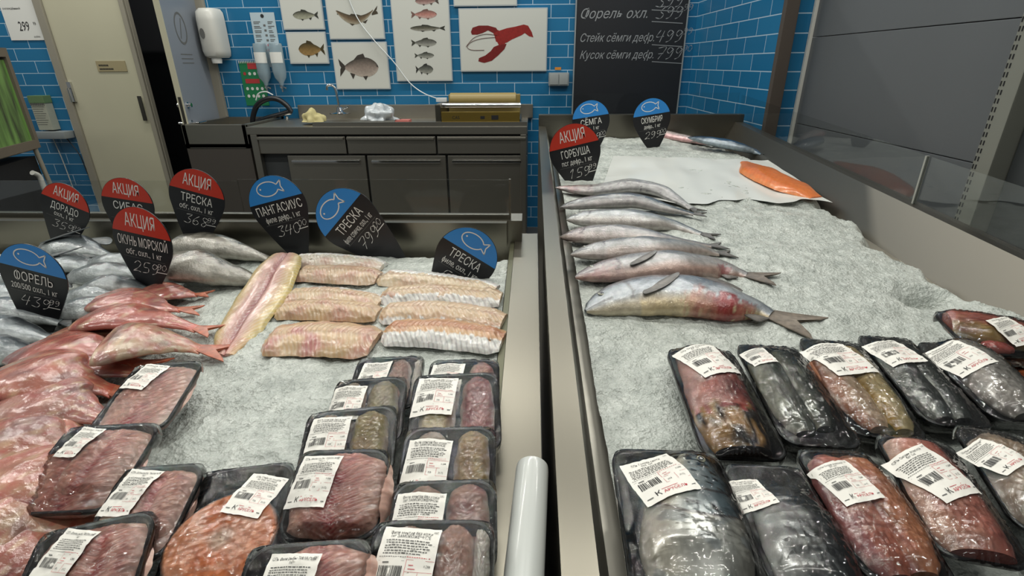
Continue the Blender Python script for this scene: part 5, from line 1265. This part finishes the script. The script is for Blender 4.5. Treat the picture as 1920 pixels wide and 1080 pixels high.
# right case, back row
HR = [(0, .030, .036, .016), (.05, .038, .044, .022), (.3, .044, .048, .026), (.6, .044, .050, .026), (.9, .040, .046, .022), (1, .034, .04, .016)]
SLIM = [(0, .012, .012, .008), (.08, .022, .022, .016), (.3, .028, .028, .020), (.7, .026, .026, .018), (.92, .02, .02, .014), (1, .012, .012, .008)]
def bodycol(a, b, c_, seed, spec=None):
    a, b, c_ = lin(a), lin(b), lin(c_)
    def f(s, ca, sa):
        v = ca*.7+.5*nz(s*5+seed, ca*2, sa*2); q = mixc(b, a, v*1.8) if v > 0 else mixc(b, c_, -v*1.8)
        if spec: q = spec(s, ca, sa, q)
        return q
    return f
def cutend(s, ca, sa, q):
    if s > .70+.22*nz(ca*3, sa*3, 2): q = mixc(lin('a8824e'), lin('2c2420'), max(0, min(1, .5+3*nz(s*7, ca*5, 4)+ca)))
    elif s > .68: q = mixc(q, lin('a03430'), .6)
    return q
pack([(1250, 662), (1368, 650), (1480, 850), (1322, 873)], .025, .02, 'tray with a whole red pink fish, leftmost of the back row in the right case', [c_fish([(.0, .92), (.02, .3), (-.02, -.3), (.02, -.92)], 1.12, bodycol('6a3a3a', 'b8685c', 'c08878', 41, cutend), HR, 1, z=.022)], [(1260, 663), (1326, 650), (1283, 718)], 'k')
pack([(1378, 655), (1490, 642), (1610, 826), (1485, 850)], .025, .02, 'tray with two dark grey green fish beside the red pink one', [c_fish([(-.35, .85), (-.4, 0), (-.3, -.8)], 1.2, bodycol('303430', '4c5048', '80806e', 42), SLIM, 1, 'smoothskin', z=.020), c_fish([(.3, .85), (.25, 0), (.3, -.7)], 1.15, bodycol('2c302e', '444842', '70705f', 43), SLIM, 1, 'smoothskin', z=.020)], [(1388, 657), (1429, 655), (1418, 708)], 'm')
pack([(1497, 640), (1605, 636), (1738, 815), (1600, 830)], .025, .02, 'tray with pale beige fish and a yellow split belly, middle of the back row', [c_fish([(-.35, .8), (-.45, 0), (-.1, -.85)], 1.2, bodycol('b09880', 'b8a088', 'b0785c', 44), SLIM, 1, 'redskin', z=.02), c_fish([(.3, .85), (.4, 0), (.5, -.85)], 1.15, bodycol('a89a70', 'b4a27c', 'a8843c', 45), SLIM, 1, 'redskin', z=.02), c_fish([(.1, -.5), (.15, -.9)], .6, bodycol('4a4a24', '3c3c20', '5a5030', 46), SLIM, 1, 'redskin', z=.016, name='offal')], [(1500, 651), (1571, 644), (1536, 703)], 'm')
pack([(1607, 632), (1700, 632), (1862, 792), (1745, 810)], .025, .02, 'tray with nearly black fish right of the pale beige one', [c_fish([(-.3, .8), (-.3, 0), (-.25, -.85)], 1.15, bodycol('1c201e', '2e3230', '5c5e58', 47), SLIM, 1, 'skin', z=.018), c_fish([(.35, .8), (.32, 0), (.3, -.85)], 1.15, bodycol('202422', '343836', '606258', 48), SLIM, 1, 'skin', z=.018)], [(1618, 641), (1676, 638), (1663, 686)], 'm')
pack([(1722, 648), (1815, 640), (1995, 785), (1872, 800)], .03, .02, 'tray with a silvery grey fish, rightmost long tray of the back row', [c_fish([(.25, .95), (.2, 0), (.1, -.9)], 1.7, bodycol('6e6a62', '94908a', 'b0a8a0', 49), SLIM, 1, 'smoothskin', z=.022)], [(1728, 655), (1781, 647), (1781, 694)], 'm')
pack([(1765, 602), (1890, 578), (1985, 650), (1850, 690)], .05, .04, 'rounded tray with a bright pink fish at the right edge behind the back row', [c_fish([(-.85, .5), (-.2, .3), (.4, .1), (.9, -.1)], 1.0, bodycol('a8604c', 'b46c60', 'a88a50', 50), HR, 1, z=.02), c_fish([(-.6, -.6), (.0, -.6)], .6, bodycol('b04c48', 'b45c54', 'a85a50', 51), SLIM, 1, z=.02, name='fish_piece')], [(1842, 610), (1880, 604), (1880, 655)], 'k')
pack([(1835, 672), (1950, 655), (2040, 745), (1915, 760)], .0, .0, 'dark tray with a piece of orange fish under the right edge of the back row', [c_fish([(-.2, .3), (.2, -.5)], .9, bodycol('a85c34', 'b46a3c', '9a5030', 52), SLIM, 1, z=.016, name='fish_piece')], None)
# front row
_hs = [(random.uniform(.05, .72), random.uniform(.0, 1.8), random.uniform(.007, .017)) for _ in range(75)]
def headcol(s, ca, sa):
    q = mixc(mixc(lin('a6acaa'), lin('66757c'), (ca+.15)*1.8), lin('20262a'), (ca-.45)*2.2) if ca > -.15 else mixc(lin('a6acaa'), lin('c2b8a2'), (-ca-.15)*2)
    an = math.acos(max(-1, min(1, ca)))
    if sa > 0 and any((s-a)**2+((1.87-an-b)*.17)**2 < r*r for a, b, r in _hs): q = mixc(q, (.008, .009, .010), .9)
    g1 = .52-.10*ca*ca
    if abs(s-g1) < .010: q = mixc(q, lin('3a2c28'), .8)
    if abs(s-(g1+.17)) < .012: q = mixc(q, lin('4a3a34'), .8)
    if s > g1+.17: q = mixc(q, lin('bcb8ac'), .6)
    if s > g1+.17 and nz(s*12, ca*3, 9) > .2: q = mixc(q, lin('7c868c'), .5)
    if s < .22 and -.25 < ca < -.08: q = mixc(q, (.02, .015, .015), .85)
    return q
HEAD = [(0, .004, .004, .006), (.06, .016, .014, .014), (.2, .030, .028, .024), (.4, .044, .042, .032), (.6, .054, .052, .036), (.8, .056, .056, .034), (1, .040, .045, .022)]
pack([(1143, 850), (1345, 840), (1460, 1150), (1195, 1170)], .032, .03, 'tray with a spotted silver salmon head, leftmost of the front row', [c_fish([(.40, .93), (.36, .6), (.22, .2), (.08, -.3), (.0, -.95)], 1.15, headcol, HEAD, 1, 'smoothskin', z=.022, res=(200, 76), lump=.15, eyep=(.19, .30, .0065), name='salmon_head')], [(1162, 866), (1249, 852), (1180, 932)], 'h')
pack([(1362, 878), (1492, 868), (1650, 1120), (1450, 1145)], .028, .03, 'tray with a plain black and grey salmon tail piece in the front row', [c_fish([(.15, .35), (.2, -.2), (.1, -.85)], 1.05, bodycol('26282a', '3c3e40', '9a9a96', 53), HR, 1, 'smoothskin', lump=.2, z=.020, name='salmon_piece')], [(1362, 893), (1421, 891), (1397, 970)], 's')
pack([(1490, 848), (1620, 842), (1795, 1085), (1640, 1120)], .030, .028, 'tray with pink orange fish in the middle of the front row', [c_fish([(-.3, .85), (-.35, 0), (-.25, -.9)], 1.2, bodycol('b06a58', 'b4705c', 'a86c68', 54), SLIM, 1, z=.021), c_fish([(.35, .85), (.4, 0), (.35, -.85)], 1.25, bodycol('b07450', 'b87c5c', 'b07068', 55), SLIM, 1, z=.021)], [(1516, 880), (1581, 870), (1568, 963)], 'k')
pack([(1640, 832), (1772, 812), (1915, 1040), (1790, 1078)], .034, .03, 'tray with large salmon pink fish, second from the right in the front row', [c_fish([(-.05, .88), (0, 0), (.05, -.9)], .95, bodycol('9a5a50', 'bc7c6c', 'c49a84', 56), HR, 1, z=.02)], [(1656, 861), (1723, 841), (1718, 936)], 'k')
pack([(1792, 815), (1905, 798), (2060, 1000), (1930, 1025)], .03, .028, 'tray with a smooth beige fillet at the right end of the front row', [c_fillet(.05, -.88, .9, .85, .034, fcol('a08c78', '94806c', None, 57, .1, 6), seed=57)], [(1796, 838), (1836, 822), (1856, 908)], 'm')
